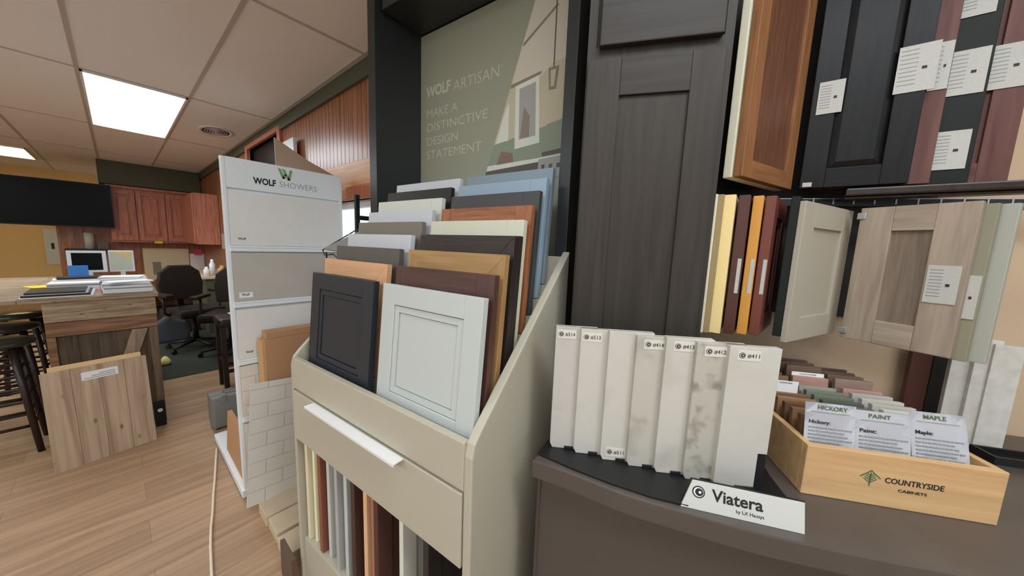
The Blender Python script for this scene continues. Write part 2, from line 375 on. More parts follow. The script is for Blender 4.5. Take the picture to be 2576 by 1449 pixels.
struct('baseboard_right', B().box(WX-.018, WX-.001, 2.9, BY-.02, .007, .1, bev=.004), 'cherry')

# ceiling lights: the visible fluorescent panel and unseen ones added as fill behind and beside the camera
def ceiling_light(x, y, label, mat='diffuser', sx=.578, sy=1.93):
    t = thing('ceiling_light', label, 'light', T(x, y, CZ-.012), 'fluorescent ceiling panels')
    f = B(); 
    for a in ((-sx/2, sx/2, -sy/2, -sy/2+.018), (-sx/2, sx/2, sy/2-.018, sy/2), (-sx/2, -sx/2+.014, -sy/2, sy/2), (sx/2-.014, sx/2, -sy/2, sy/2)): f.box(a[0], a[1], a[2], a[3], -.004, .012)
    f.obj('frame', 'whitemetal', t)
    B().box(-sx/2+.014, sx/2-.014, -sy/2+.018, sy/2-.018, .001, .008).obj('diffuser', mat, t)
    return t
YL = 2.2+1.955*1.5
ceiling_light(-.094+.3, YL, 'bright fluorescent panel set in the white ceiling grid above the counter')
ceiling_light(-.094-2.1, YL-1.955*2, 'added unseen fill light panel behind the camera on the left')
ceiling_light(-.094-1.5, YL-1.955*3, 'added unseen fill light panel behind the camera far back')
ceiling_light(-.094-.3+.6, YL-1.955*3, 'added unseen fill light panel close behind the camera by the sample counter')
ceiling_light(-.094-3.3, YL-1.955, 'added unseen fill light panel near the left wall')
ceiling_light(-.094-1.5, YL, 'added unseen fill light panel left of the bright one beyond the frame')  # unseen panel added to lift the dim floor and ceiling at left
ceiling_light(-.094-3.3, YL+1.955, 'added unseen fill light panel farther down the left wall')
wlp = at_z(60, 385, CZ)
ceiling_light(wlp.x-.22, wlp.y, 'warm yellow ceiling panel beyond the soffit at the far left', 'warmdiffuser', .578, 1.2)

# round air vent
vc = at_z(543, 331, CZ)
vt = thing('air_vent', 'round ringed air vent in the white ceiling beside the bright panel', 'vent', T(vc.x, vc.y, CZ))
sxv = Matrix.Diagonal((1, 1.6, 1, 1))
def ring(r0, r1, z0, z1, n=32):
    b = B(); prof = [(r0, z0), (r1, z0), (r1, z1), (r0, z1)]
    rings = [[b.bm.verts.new(sxv @ Vector((r*cos(2*pi*k/n), r*sin(2*pi*k/n), z))) for k in range(n)] for r, z in prof]
    fs = [b.bm.faces.new((rings[i][k], rings[i][(k+1) % n], rings[(i+1) % 4][(k+1) % n], rings[(i+1) % 4][k])) for i in range(4) for k in range(n)]
    b._fin(fs, None, True); return b
ring(.12, .158, -.007, 0).obj('rim', 'whitemetal', vt)
B().lathe([(.118, -.002), (.118, 0)], 32, X=sxv).obj('duct', 'blackmatte', vt)
for i, r in enumerate((.1, .078, .056, .034)): ring(r-.007, r, -.006, -.003).obj('louvre_ring', 'whitemetal', vt)
B().lathe([(.012, -.006), (.012, -.003)], 16, X=sxv).obj('hub', 'whitemetal', vt)

# ================================================================== SAMPLE BIN WITH CABINET DOORS
U = Fr(.455, .483, 175)
UL, UR = -.862, .018
unit = thing('sample_bin', 'cream white display bin holding rows of cabinet doors above a drawer and open shelf', 'display unit', U.M)
prof = [(0, 0), (0, .955), (.008, .985), (.028, 1.008), (.443, 1.41), (.443, 0)]
for u0, u1 in ((UL-.018, UL), (UR-.024, UR)):
    B().prism(prof, u0, u1, 'yz', bev=.004).obj('side_panel', 'cream', unit)
B().box(UL, UR-.024, -.001, .018, .868, .986, bev=.003).obj('front_lip', 'cream', unit)
dr = B().box(UL+.004, UR-.028, -.002, .018, .668, .860, bev=.003).obj('drawer', 'cream', unit)
hb = B().box(-.70, -.215, -.034, -.002, .857, .861, bev=.001).box(-.70, -.215, -.0338, -.032, .853, .8565)
tag(hb.obj('handle', 'whitemetal', dr), 'white strip handle')
B().box(UL, UR-.024, .431, .443, 0, 1.395).obj('back_panel', 'cream', unit)
B().box(UL, UR-.024, .012, .430, 0, .235, bev=.002).obj('base', 'cream', unit)
st = B(); 
DH, LEAN = .362, radians(5)
vtop = lambda k: .062+.045*k
ztop = [1.302, 1.352, 1.40, 1.446, 1.493, 1.537, 1.584, 1.628, 1.668]
for k in range(9):
    vb = vtop(k)-DH*sin(LEAN)
    if True: st.box(UL+.001, UR-.025, vb-.002, min(vb+.043, .430), .67, ztop[k]-DH*cos(LEAN)-.003)
st.obj('stepped_floor', 'cream', unit)

def door_parts(t, W, H, Tk, fm, pm=None, stile=.058, rail=.058, style='shaker', fmx=None, mitre=False, yo=0):
    """frame and panel of a cabinet door, front face at y=0, bottom left corner at the origin"""
    pm = pm or fm; fmx = fmx or fm; f = B()
    if style == 'slab':
        f.box(0, W, 0, Tk, 0, H, fm, .002); f.obj('slab', fm, t); return
    if mitre:
        for pts, mt in (([(0, 0), (W, 0), (W-stile, rail), (stile, rail)], fmx), ([(0, H), (stile, H-rail), (W-stile, H-rail), (W, H)], fmx), ([(0, 0), (stile, rail), (stile, H-rail), (0, H)], fm), ([(W, 0), (W, H), (W-stile, H-rail), (W-stile, rail)], fm)):
            f.prism(pts, 0, Tk, 'xz', mt, .0012)
    else:
        f.box(0, stile, 0, Tk, 0, H, fm, .0018).box(W-stile, W, 0, Tk, 0, H, fm, .0018)
        f.box(stile, W-stile, 0, Tk, 0, rail, fmx, .0012).box(stile, W-stile, 0, Tk, H-rail, H, fmx, .0012)
    f.obj('frame', fm, t)
    x0, x1, z0, z1 = stile, W-stile, rail, H-rail
    if style == 'bead':
        b = B(); w_ = .017; g = .0022
        a0, a1, c0, c1 = x0+g, x1-g, z0+g, z1-g
        for pts in ([(a0, c0), (a1, c0), (a1-w_, c0+w_), (a0+w_, c0+w_)], [(a0, c1), (a0+w_, c1-w_), (a1-w_, c1-w_), (a1, c1)], [(a0, c0), (a0+w_, c0+w_), (a0+w_, c1-w_), (a0, c1)], [(a1, c0), (a1, c1), (a1-w_, c1-w_), (a1-w_, c0+w_)]):
            b.prism(pts, .0035, .0115, 'xz', fm)
        b.obj('bead_moulding', fm, t)
        B().box(x0, x1, .012, Tk-.003, z0, z1).box(a0+w_+g, a1-w_-g, .0065, .0121, c0+w_+g, c1-w_-g, bev=.001).obj('panel', pm, t)
    elif style == 'raised':
        b = B(); g = min(.035, (x1-x0)*.16)
        o = [(x0, z0), (x1, z0), (x1, z1), (x0, z1)]; i = [(x0+g, z0+g), (x1-g, z0+g), (x1-g, z1-g), (x0+g, z1-g)]
        v = [b.bm.verts.new((p[0], .010, p[1])) for p in o]+[b.bm.verts.new((p[0], .003, p[1])) for p in i]+[b.bm.verts.new((p[0], Tk-.004, p[1])) for p in o]
        fs = [b.bm.faces.new([v[k] for k in q]) for q in ((0, 1, 5, 4), (1, 2, 6, 5), (2, 3, 7, 6), (3, 0, 4, 7), (4, 5, 6, 7), (8, 11, 10, 9), (0, 8, 9, 1), (1, 9, 10, 2), (2, 10, 11, 3), (3, 11, 8, 0))]
        b._fin(fs, pm); b.obj('panel', pm, t)
    else:
        B().box(x0, x1, .0075, Tk-.004, z0, z1).obj('panel', pm, t)
def wd(n, a, b, kk=1.5, **k):
    z = wood(n, S(*a, kk), S(*b, kk), 'Z', **k); x = wood(n+' cross', S(*a, kk), S(*b, kk), 'X', **k); M[n] = z; M[n+' x'] = x; return n, n+' x'
M['navy'] = paint('navy black paint', S(46, 49, 56, .95), .45)
M['dkgray'] = paint('warm grey paint', S(84, 79, 73, 1.3), .5); M['offwhite'] = paint('cool white paint', S(188, 190, 195, 1.2), .4)
M['taupe'] = paint('taupe paint', S(112, 104, 92, 1.3), .5); M['palecream'] = paint('pale cream paint', S(194, 197, 184, 1.2), .4)
M['jet'] = paint('black paint', S(33, 31, 29, 1.2), .45); M['linen'] = paint('linen paint', S(182, 187, 184, 1.2), .4)
M['ivory'] = paint('ivory paint', S(196, 196, 175, 1.15), .4); M['slate'] = paint('slate paint', S(62, 62, 62, 1.25), .45)
M['sky'] = paint('light blue paint', S(140, 158, 174, 1.1), .4); M['bluegray'] = paint('blue grey paint', S(122, 137, 146, 1.15), .4)
peach = wd('peach maple', (198, 150, 110), (210, 164, 124), 1.15); redbr = wd('red brown stain', (76, 49, 43), (92, 61, 53), 1.1); tan = wd('tan maple', (150, 115, 70), (168, 132, 86), 1.15)
coffee = wd('coffee stain', (40, 32, 28), (54, 44, 40), 1.1); cherryd = wd('cherry stain', (126, 76, 48), (160, 102, 66), 1.15)
rowsL = [('navy', 'navy', 'bead', False, 'dark navy framed cabinet door at the front of the bin, left column'),
 (peach[0], peach[1], 'shaker', True, 'peach coloured maple cabinet door just behind the dark navy one'),
 ('dkgray', 'dkgray', 'shaker', False, 'warm grey cabinet door behind the peach maple one'),
 ('offwhite', 'offwhite', 'shaker', False, 'cool white cabinet door between the warm grey and the taupe ones'),
 ('taupe', 'taupe', 'bead', False, 'taupe cabinet door in the middle of the left column'),
 ('offwhite', 'offwhite', 'shaker', False, 'white cabinet door right behind the taupe one, with a stepped corner'),
 ('palecream', 'palecream', 'shaker', False, 'pale cream cabinet door in front of the black one, left column'),
 ('jet', 'jet', 'shaker', False, 'black cabinet door second from the back, left column'),
 ('offwhite', 'offwhite', 'shaker', False, 'white cabinet door at the very back of the left column')]
rowsR = [('linen', 'linen', 'bead', False, 'large white framed cabinet door at the front of the bin, right column'),
 (redbr[0], redbr[1], 'shaker', False, 'red brown cabinet door just behind the large white one'),
 (tan[0], tan[1], 'shaker', True, 'tan maple cabinet door with mitred corners behind the red brown one'),
 (coffee[0], coffee[1], 'raised', True, 'dark coffee brown cabinet door with stepped edge behind the tan one'),
 ('ivory', 'ivory', 'shaker', False, 'ivory cabinet door in the middle of the right column'),
 (cherryd[0], cherryd[1], 'bead', False, 'cherry stained cabinet door behind the ivory one'),
 ('slate', 'slate', 'shaker', False, 'slate grey cabinet door in front of the light blue ones'),
 ('sky', 'sky', 'shaker', False, 'light blue cabinet door, lower of the two blue ones under the poster'),
 ('bluegray', 'bluegray', 'slab', False, 'blue grey cabinet door at the very back right under the poster')]
for k in range(9):
    for rows, u0, u1, side in ((rowsL, -.815, -.435, 'left'), (rowsR, -.388, -.012, 'right')):
        fm, fx, sty, mit, lab = rows[k]
        if side == 'right': u0, u1 = u0+(.0 if k < 7 else -.01), u1-.004*k
        t = thing('cabinet_door_sample', lab, 'cabinet door', U.at(u0, vtop(k)-DH*sin(LEAN), ztop[k]-DH*cos(LEAN), rx=-LEAN), 'cabinet doors in the display bin, %s column' % side)
        door_parts(t, u1-u0, DH, .019, fm, None, .056, .056, sty, fx, mit)
t = thing('cabinet_door_sample', 'second dark coffee brown cabinet door tucked tightly behind its twin', 'cabinet door', U.at(-.384, vtop(3)+.0205-DH*sin(LEAN), ztop[3]+.003-DH*cos(LEAN), rx=-LEAN), 'cabinet doors in the display bin, right column')
door_parts(t, .360, DH, .018, coffee[0], None, .056, .056, 'shaker', coffee[1], True)
# upright sample doors in the open shelf below the drawer
cols = [(-.850, -.828, 'edgecream', (196, 186, 158), 'cream sample door at the far left of the shelf under the drawer'), (-.812, -.792, 'edgeivory', (206, 200, 172), 'ivory sample door second from the left under the drawer'), (-.786, -.766, 'edgeputty', (190, 178, 150), 'putty coloured sample door third from the left under the drawer'),
 (-.752, -.728, 'edgeterra', (118, 72, 54), 'terracotta brown sample door between cream and grey ones under the drawer'), (-.705, -.684, 'edgemist', (170, 172, 168), 'pale grey sample door right after the terracotta one under the drawer'),
 (-.668, -.648, 'edgefog', (176, 178, 172), 'fog grey sample door in the middle of the grey group under the drawer'), (-.630, -.610, 'edgeash', (150, 150, 148), 'ash grey sample door, third of the grey group under the drawer'), (-.588, -.566, 'edgepearl', (168, 172, 170), 'pearl grey sample door at the right end of the grey group'),
 (-.560, -.535, 'edgesoot', (58, 52, 50), 'soot dark sample door beside the pearl grey one under the drawer'), (-.525, -.500, 'edgewine', (60, 40, 34), 'dark wine brown sample door under the drawer'),
 (-.468, -.446, 'edgepeach', (196, 158, 122), 'peach sample door in front of brown ones under the drawer'), (-.440, -.420, 'edgerose', (150, 104, 84), 'rose brown sample door beside the peach one under the drawer'),
 (-.395, -.37, 'edgemahog', (70, 42, 36), 'mahogany sample door toward the right under the drawer'), (-.282, -.262, 'edgemilk', (190, 190, 180), 'milk white sample door at the right of the shelf under the drawer'), (-.19, -.165, 'edgeink', (40, 36, 34), 'near black sample door at the right end under the drawer')]
for i, (a, b_, nm, c, lab) in enumerate(cols):
    M[nm] = paint(nm, S(*c), .5)
    dep = .02+.01*((i*7) % 3)
    t = thing('cabinet_door_sample', lab, 'cabinet door', U.at(a, dep, .2355) @ Matrix.Rotation(radians(90), 4, 'Z') @ L((0, -(b_-a), 0)), 'upright sample doors under the drawer')
    door_parts(t, .34, .40, b_-a-.002, nm, None, .05, .05, 'shaker')

# ================================================================== DARK ALCOVE WITH THE POSTER
fr = thing('display_alcove', 'charcoal alcove with side columns framing the grey green poster behind the door bin', 'display frame', U.M)
FV, PV = .445, .68
B().prism([(-1.055, FV), (-1.0, FV), (-.965, PV+.005), (-1.055, PV+.005)], 0, CZ-.03, 'xy', bev=.002).obj('side_column', 'charcoal', fr)
B().box(-.035, .004, FV, PV+.005, 0, CZ-.03, bev=.002).obj('side_column', 'charcoal', fr)
B().box(-1.055, .004, PV+.006, PV+.02, 0, CZ-.03).obj('back_board', 'charcoal', fr)
B().box(-.97, -.0355, FV+.02, PV-.002, 2.45, CZ-.03).obj('header', 'charcoal', fr)
po = thing('poster', 'tall grey green poster with pale lettering and a slanted kitchen picture', 'poster', U.M)
M['posterbg'] = paint('poster grey green', S(136, 138, 121, 1.4), .35); M['posterink'] = paint('poster lettering', S(168, 170, 154, 1.45), .4)
M['ph_ceil'] = paint('print pale ceiling', S(176, 170, 156)); M['ph_wall'] = paint('print cream wall', S(166, 160, 136)); M['ph_green'] = paint('print sage green', S(128, 138, 120, 1.3)); M['ph_steel'] = paint('print steel', S(140, 140, 136)); M['ph_dark'] = paint('print dark', S(80, 74, 66)); M['ph_white'] = paint('print white', S(186, 188, 178)); M['ph_copper'] = paint('print copper', S(124, 100, 88, 1.3)); M['ph_taupe'] = paint('print taupe', S(120, 110, 98))  # flat print tones of the poster picture
B().box(-.968, -.036, PV, PV+.005, 1.15, 2.445).obj('sheet', 'posterbg', po)
def dl(z): return -.349-.175*(2.232-z)/.493          # slanted left border of the picture
pic = B(); R_ = -.0365
def quad(pts, mat, lay): pic.prism(pts, PV-.0004-.0003*lay, PV-.0001, 'xz', mat)
quad([(dl(1.70), 1.70), (R_, 1.70), (R_, 2.444), (dl(2.444), 2.444)], 'ph_ceil', 0)
quad([(dl(1.98), 1.98), (dl(2.10), 2.10), (-.30, 2.06), (-.20, 2.13), (R_, 2.13), (R_, 1.80), (dl(1.80), 1.80)], 'ph_wall', 1)
quad([(-.345, 2.235), (-.20, 2.33), (-.19, 2.325), (-.345, 2.222)], 'ph_taupe', 1)
quad([(dl(1.745), 1.745), (-.22, 1.745), (-.22, 1.90), (dl(1.86), 1.86)], 'ph_green', 2)
quad([(-.22, 1.745), (R_, 1.745), (R_, 1.93), (-.22, 1.905)], 'ph_green', 2)
quad([(-.40, 2.075), (-.255, 2.10), (-.255, 2.11), (-.40, 2.09)], 'ph_taupe', 2)
quad([(dl(1.86)+.01, 1.865), (-.405, 1.87), (-.405, 2.02), (dl(2.0)+.01, 2.0)], 'ph_white', 3)
quad([(-.37, 1.83), (-.25, 1.84), (-.265, 2.095), (-.375, 2.08)], 'ph_white', 3)
quad([(-.35, 1.865), (-.27, 1.87), (-.278, 2.075), (-.355, 2.065)], 'ph_steel', 4)
quad([(-.345, 1.87), (-.30, 1.87), (-.30, 1.95), (-.33, 1.99)], 'ph_taupe', 5)
quad([(dl(1.735), 1.735), (R_, 1.735), (R_, 1.79), (-.26, 1.78), (dl(1.775), 1.775)], 'ph_white', 4)
quad([(dl(1.70), 1.70), (-.25, 1.70), (-.25, 1.765), (dl(1.752), 1.752)], 'ph_dark', 5)
quad([(-.25, 1.70), (R_, 1.70), (R_, 1.785), (-.25, 1.775)], 'ph_steel', 5)
for i in range(6): quad([(-.235+.034*i, 1.735), (-.22+.034*i, 1.735), (-.22+.034*i, 1.752), (-.235+.034*i, 1.752)], 'ph_dark', 6)
quad([(-.235, 1.785), (-.06, 1.795), (-.06, 1.812), (-.235, 1.80)], 'ph_dark', 6)
quad([(-.462, 1.775), (-.375, 1.778), (-.38, 1.815), (-.44, 1.83)], 'ph_copper', 6)
for i in range(3): quad([(-.135+.02*i, 1.81), (-.124+.02*i, 1.81), (-.124+.02*i, 1.865), (-.135+.02*i, 1.865)], 'ph_white', 7)
quad([(-.2025, 2.11), (-.1985, 2.11), (-.1985, 2.444), (-.2025, 2.444)], 'ph_dark', 6)
quad([(-.217, 2.03), (-.188, 2.03), (-.178, 2.11), (-.223, 2.11)], 'ph_taupe', 6)
quad([(-.209, 2.04), (-.196, 2.04), (-.19, 2.10), (-.213, 2.10)], 'ph_wall', 7)
pic.obj('kitchen_picture', 'ph_ceil', po)
PX = lambda z, u=-.922: L((u, PV-.0008, z))
text('lettering', 'WOLF', .047, po, PX(2.150), 'posterink', .0028, width=.172)
text('lettering', 'ARTISAN', .047, po, PX(2.140, -.735), 'posterink', -.0005, width=.27)
text('lettering', 'TM', .009, po, PX(2.175, -.462), 'posterink', width=.017)
for z, s_, w_ in ((2.05, 'MAKE A', .21), (1.983, 'DISTINCTIVE', .395), (1.916, 'DESIGN', .215), (1.85, 'STATEMENT', .365)):
    text('lettering', s_, .04, po, PX(z), 'posterink', -.0004, width=w_)

# ================================================================== TALL GREY CABINET BESIDE THE ALCOVE
G = Fr(.82, .443, 155)
gc = thing('tall_cabinet', 'tall grey stained shaker cabinet standing behind the stone slabs on the counter', 'cabinet', G.M @ L((0, 0, .91)))
B().prism([(0, .02), (.334, .02), (.328, .30), (.29, .30), (.005, .05)], 0, CZ-.92, 'xy').obj('carcass', 'graywood', gc)
def fl(x, y): q = G.loc(x, y); return (q.x, q.z-.91)
ff = B().box(0, .022, 0, .02, 0, CZ-.92).box(.318, .338, 0, .02, 0, CZ-.92).box(.022, .318, 0, .02, 0, .05).box(.022, .318, 0, .02, 1.0, 1.03)
ff.obj('face_frame', 'graywood', gc)
dd = bpy.data.objects.new('door', None)
DX0, DX1, DZ0, DZ1 = .004, .322, .06, .992
f = B().box(DX0, DX0+.082, -.02, -.0005, DZ0, DZ1, 'graywood', .002).box(DX1-.073, DX1, -.02, -.0005, DZ0, DZ1, 'graywood', .002).box(DX0+.082, DX1-.073, -.02, -.0005, DZ0, DZ0+.085, 'graywoodx', .002).box(DX0+.082, DX1-.073, -.02, -.0005, DZ1-.09, DZ1, 'graywoodx', .002)
dframe = f.obj('door', 'graywood', gc)
B().box(DX0+.082, DX1-.073, -.012, -.002, DZ0+.085, DZ1-.09).obj('door_panel', 'graywood', dframe)
df2 = B().box(.03, .312, -.02, -.0005, 1.024, CZ-.935, 'graywoodx', .003).obj('drawer_front', 'graywoodx', gc)

# ================================================================== COUNTER WITH CURVED FRONT
edge_px = [(1340, 1157), (1440, 1192), (1532, 1230), (1620, 1260), (1709, 1285), (1860, 1330), (2026, 1369), (2300, 1425), (2576, 1470)]
CT = .91
ep = [at_z(x, y, CT) for x, y in edge_px]
ep = [(p.x, p.y) for p in ep]
ep = ep + [(ep[-1][0]+.06*i, ep[-1][1]-.12*i) for i in range(1, 5)]
def chaikin(p):
    q = [p[0]]
    for a, b_ in zip(p, p[1:]): q += [(a[0]*.75+b_[0]*.25, a[1]*.75+b_[1]*.25), (a[0]*.25+b_[0]*.75, a[1]*.25+b_[1]*.75)]
    return q+[p[-1]]
eps = chaikin(chaikin(ep))
bk = [(W2.pt(1.55, -.004).x, W2.pt(1.55, -.004).y), (W2.pt(.02, -.004).x, W2.pt(.02, -.004).y), (.93, .425)]
ctr = thing('counter', 'grey brown laminate counter with curved front under the stone slabs and sample box', 'counter', T(0, 0, 0))
B().prism(eps+bk, CT-.045, CT-.0005, 'xy', bev=.003).obj('countertop', 'laminate', ctr)
ins = [(x+.035, y+.012) for x, y in eps]; ins[0] = (ep[0][0]+.035, ep[0][1]-.004)
B().prism(ins+[(p[0]-.01, p[1]) for p in bk], .0, CT-.046, 'xy').obj('base_cabinet', 'laminatefront', ctr)

# black rack of stone slabs
def off(p, d, k): return (p[0]+d[0]*k, p[1]+d[1]*k)
plate = [at_z(x, y, CT+.004) for x, y in ((1352, 1140), (1440, 1178), (1532, 1214), (1640, 1250), (1730, 1272), (1860, 1280), (2000, 1278), (1935, 1195), (1900, 1135), (1520, 1095), (1380, 1105))]
rack = thing('slab_rack', 'black stepped rack on the counter holding seven pale stone slabs', 'rack', T(0, 0, CT))
B().prism([(p.x, p.y) for p in plate], 0, .005, 'xy', bev=.001).obj('base_plate', 'black', rack)
p0 = Vector((.666, .393, 0)); p6 = Vector((.793, .055, 0))
SH = 147
slabs = [('514', 0), ('513', 1), ('511', 2), ('414', 3), ('413', 4), ('412', 5), ('411', 6)]
desc = {'514': 'pale stone slab at the left end of the rack, marked 514', '513': 'pale stone slab second from the left, marked 513', '511': 'pale stone slab with its mark 511 at the bottom', '414': 'pale veined stone slab in the middle of the rack, marked 414', '413': 'pale stone slab third from the right, marked 413', '412': 'stone slab with dark flecks second from the right, marked 412', '411': 'pale stone slab at the right end, fully in view, marked 411'}
tops = {'514': 1.232, '513': 1.232, '511': 1.236, '414': 1.232, '413': 1.236, '412': 1.233, '411': 1.233}
M['sticker'] = paint('sticker', S(182, 178, 168), .5)
for nm, i in slabs:
    p = p0.lerp(p6, i/6)
    if nm in ('514', '513'): p = p + Vector((.0, .005, 0))
    F = Fr(p.x, p.y, SH, CT+.0055); H_ = tops[nm]-CT-.0055
    base = {'412': (184, 180, 168), '414': (190, 186, 174), '514': (194, 190, 182)}.get(nm, (200, 196, 186))
    M['slab'+nm] = stone('quartz '+nm, S(*base, 1.05), S(128, 120, 104, 1.0), {'412': 30, '414': 16, '411': 8}.get(nm, 10), {'412': .8, '414': .5, '413': .3, '411': .12}.get(nm, .3), .3)
    t = thing('stone_slab', desc[nm], 'stone sample', F.M, 'stone slabs standing in the black rack')
    B().prism([(.006, 0), (.1, 0), (.1, H_), (0, H_), (0, .012)] if nm not in ('411', ) else [(.004, 0), (.082, 0), (.082, .085), (.1, .085), (.1, H_), (0, H_), (0, .01)], 0, .02, 'xz', bev=.0012).obj('slab', 'slab'+nm, t)
    low = nm == '511'
    zc = .022 if low else H_-.018; xo = .012 if low else (.016 if i > 2 else .004)
    stk = B().box(xo, xo+.045, -.0007, -.0001, zc-.011, zc+.011).obj('sticker', 'sticker', t)
    b = B(); Xc = L((xo+.0085, -.0008, zc)) @ Matrix.Rotation(pi/2, 4, 'X')
    b.lathe([(.0062, 0), (.0062, .0004)], 20, 'ink', X=Xc); b.lathe([(.0050, .0003), (.0050, .0006)], 20, 'sticker', X=Xc); b.lathe([(.0040, .0005), (.0040, .0008)], 20, 'ink', X=Xc @ L((.0006, 0, 0))); b.lathe([(.0015, .0007), (.0015, .001)], 12, 'sticker', X=Xc @ L((.0012, 0, 0)))
    b.obj('emblem', 'ink', stk)
    text('number', '#'+nm, .0085, stk, L((xo+.0185, -.0009, zc-.0042)), 'ink', width=.0235)
    # clip of the rack under each slab
    q = F.pt(.05, 0, 0)
    bx = B().box(.036, .058, -.004, .0245, .0055, .013, bev=.001).box(.03, .064, .0215, .0275, .0055, .11, bev=.001)
    if nm == '411': bx = B().box(.042, .082, -.006, -.0005, .0055, .014, bev=.001).box(.084, .101, .003, .026, .0055, .086, bev=.001)
    o = bx.obj('clip', 'black', rack); o.matrix_parent_inverse = Matrix.Identity(4); o.matrix_basis = Matrix.Translation((0, 0, -CT)) @ Matrix(F.M) @ L((0, 0, CT*0-.0055))

M['signwhite'] = paint('sign white', S(192, 192, 186, 1.15), .35)
# sign in front of the slabs
vl, vr = at_z(1712, 1273, CT), at_z(2025, 1345, CT)
hv = degrees(atan2(vr.x-vl.x, vr.y-vl.y)); VF = Fr(vl.x, vl.y, hv, CT); VW = (vr-vl).length
sg = thing('sign', 'white slanted name sign with black lettering standing on the counter edge', 'sign', VF.at(0, 0, 0, rx=radians(-14)))
B().prism([(0, 0), (VW, 0), (VW, .055), (.02, .055)], 0, .004, 'xz', bev=.0006).obj('face_plate', 'signwhite', sg)
B().prism([(-.0015, 0), (VW+.0015, 0), (VW+.0015, .0565), (.018, .0565)], .0042, .008, 'xz').obj('backing', 'black', sg)
b = B(); Xc = L((.0315, -.0002, .0345)) @ Matrix.Rotation(pi/2, 4, 'X')
b.lathe([(.0115, 0), (.0115, .0004)], 32, 'ink', X=Xc); b.lathe([(.0092, .0003), (.0092, .0006)], 32, 'whitegloss', X=Xc); b.lathe([(.0074, .0005), (.0074, .0008)], 24, 'ink', X=Xc @ L((.001, 0, 0))); b.lathe([(.0026, .0007), (.0026, .001)], 16, 'whitegloss', X=Xc @ L((.0024, 0, 0)))
b.obj('emblem', 'ink', sg)
text('lettering', 'Viatera', .0215, sg, L((.056, -.0003, .0235)), 'ink', .0006, width=.088)
text('lettering', 'by LX Hausys', .0062, sg, L((.0975, -.0003, .0105)), 'ink', width=.047)

# ================================================================== WOODEN SAMPLE BOX WITH CHIPS AND CARDS
bl, br_ = at_z(2013, 1240, CT), at_z(2490, 1320, CT)
hb_ = degrees(atan2(br_.x-bl.x, br_.y-bl.y)); BF = Fr(bl.x, bl.y, hb_, CT); BW = .335; BH = .113; BD = .40; tk = .014
bxo = thing('sample_box', 'long blond wooden box with a tree emblem, full of wood chips and cards', 'box', BF.M)
B().box(0, BW, 0, tk, 0, BH, bev=.002).obj('front_board', 'oaklight', bxo)
B().box(0, BW, BD-tk, BD, 0, BH, bev=.002).obj('back_board', 'oaklight', bxo)
for x in (0, BW-tk): B().box(x, x+tk, tk, BD-tk, 0, BH, bev=.002).obj('side_board', 'oaklight', bxo)
B().box(tk, BW-tk, tk, BD-tk, .002, .012).obj('bottom_board', 'oaklight', bxo)
text('lettering', 'COUNTRYSIDE', .0115, bxo, L((.143, -.0003, .0545)), 'ink', .0002, width=.098)
text('lettering', 'CABINETS', .0058, bxo, L((.168, -.0003, .0385)), 'ink', .0001, width=.048)
b = B(); ex, ez, s_ = .118, .0595, .0013
def bar(x0, z0, x1, z1, w_=.0011):
    d = Vector((x1-x0, 0, z1-z0)).normalized()*w_; n = Vector((-d.z, 0, d.x))
    pts = [(x0-n.x-d.x*.5, z0-n.z-d.z*.5), (x1-n.x+d.x*.5, z1-n.z+d.z*.5), (x1+n.x+d.x*.5, z1+n.z+d.z*.5), (x0+n.x-d.x*.5, z0+n.z-d.z*.5)]
    b.prism([(ex+p[0], ez+p[1]) for p in pts], -.0006, -.0001, 'xz', 'inkdgreen')
bar(-.017, .002, 0, .017); bar(0, .017, .017, .002); bar(0, -.017, 0, .012, .0012)
for k in range(4):
    bar(0, -.010+.005*k, .011-.0018*k, -.001+.0038*k, .0009); bar(0, -.010+.005*k, -.011+.0018*k, -.001+.0038*k, .0009)
b.obj('tree_emblem', 'inkdgreen', bxo)
cards = [('HICKORY', 'Hickory:', .010, .095, .026, 12, .006, 'white HICKORY card standing at the left front of the wooden box'), ('PAINT', 'Paint:', .106, .10, .0225, 17, .004, 'white PAINT card standing in the middle of the wooden box'), ('MAPLE', 'Maple:', .214, .098, .026, 20, -.012, 'glossy white MAPLE card leaning at the right end of the wooden box')]
M['cardstock'] = paint('glossy card', S(192, 192, 196), .22, .01)
for hd, sub, x, w_, y, lean, bend, lab in cards:
    hC = {'HICKORY': .182, 'PAINT': .176, 'MAPLE': .184}[hd]; t = thing('card', lab, 'card', BF.at(x, y-.006, .0125, rx=radians(-lean*.55)), 'printed cards in the wooden box')
    cv = lambda z: .010*(z/hC)**2*(1 if hd == 'MAPLE' else .3)
    g = B(); g.grid(lambda a, c: Vector((a*w_+.0*c, cv(c*hC), c*hC)), 4, 8, None, -.0008); g.obj('sheet', 'cardstock', t)
    tx = lambda s2, cap, xx, zz, mat, wd_, bo=0: text('lettering', s2, cap, t, L((xx, cv(zz)-.0012, zz)) @ Matrix.Rotation(-atan2(cv(zz+.01)-cv(zz), .01), 4, 'X'), mat, bo, width=wd_)
    tx(hd, .0085, w_*.24, hC-.014, 'inkdgreen', .011*len(hd)*.72, .0001)
    tx(sub, .0075, w_*.08, hC-.046, 'ink', .0050*len(sub), .0001)
    ln = B(); ln.box(w_*.12, w_*.88, cv(hC-.02)-.0014, cv(hC-.02)-.0002, hC-.0205, hC-.0199, 'inkgray')
    for r_ in range(7):
        z = hC-.056-.0078*r_; x0 = w_*.08
        while x0 < w_*(.93-.1*((r_*5) % 3)):
            wl = random.uniform(.004, .010); ln.box(x0, min(x0+wl, w_*.95), cv(z)-.0014, cv(z)-.0003, z, z+.0022, 'inkgray'); x0 += wl+.0018
    ln.obj('printed_lines', 'inkgray', t)
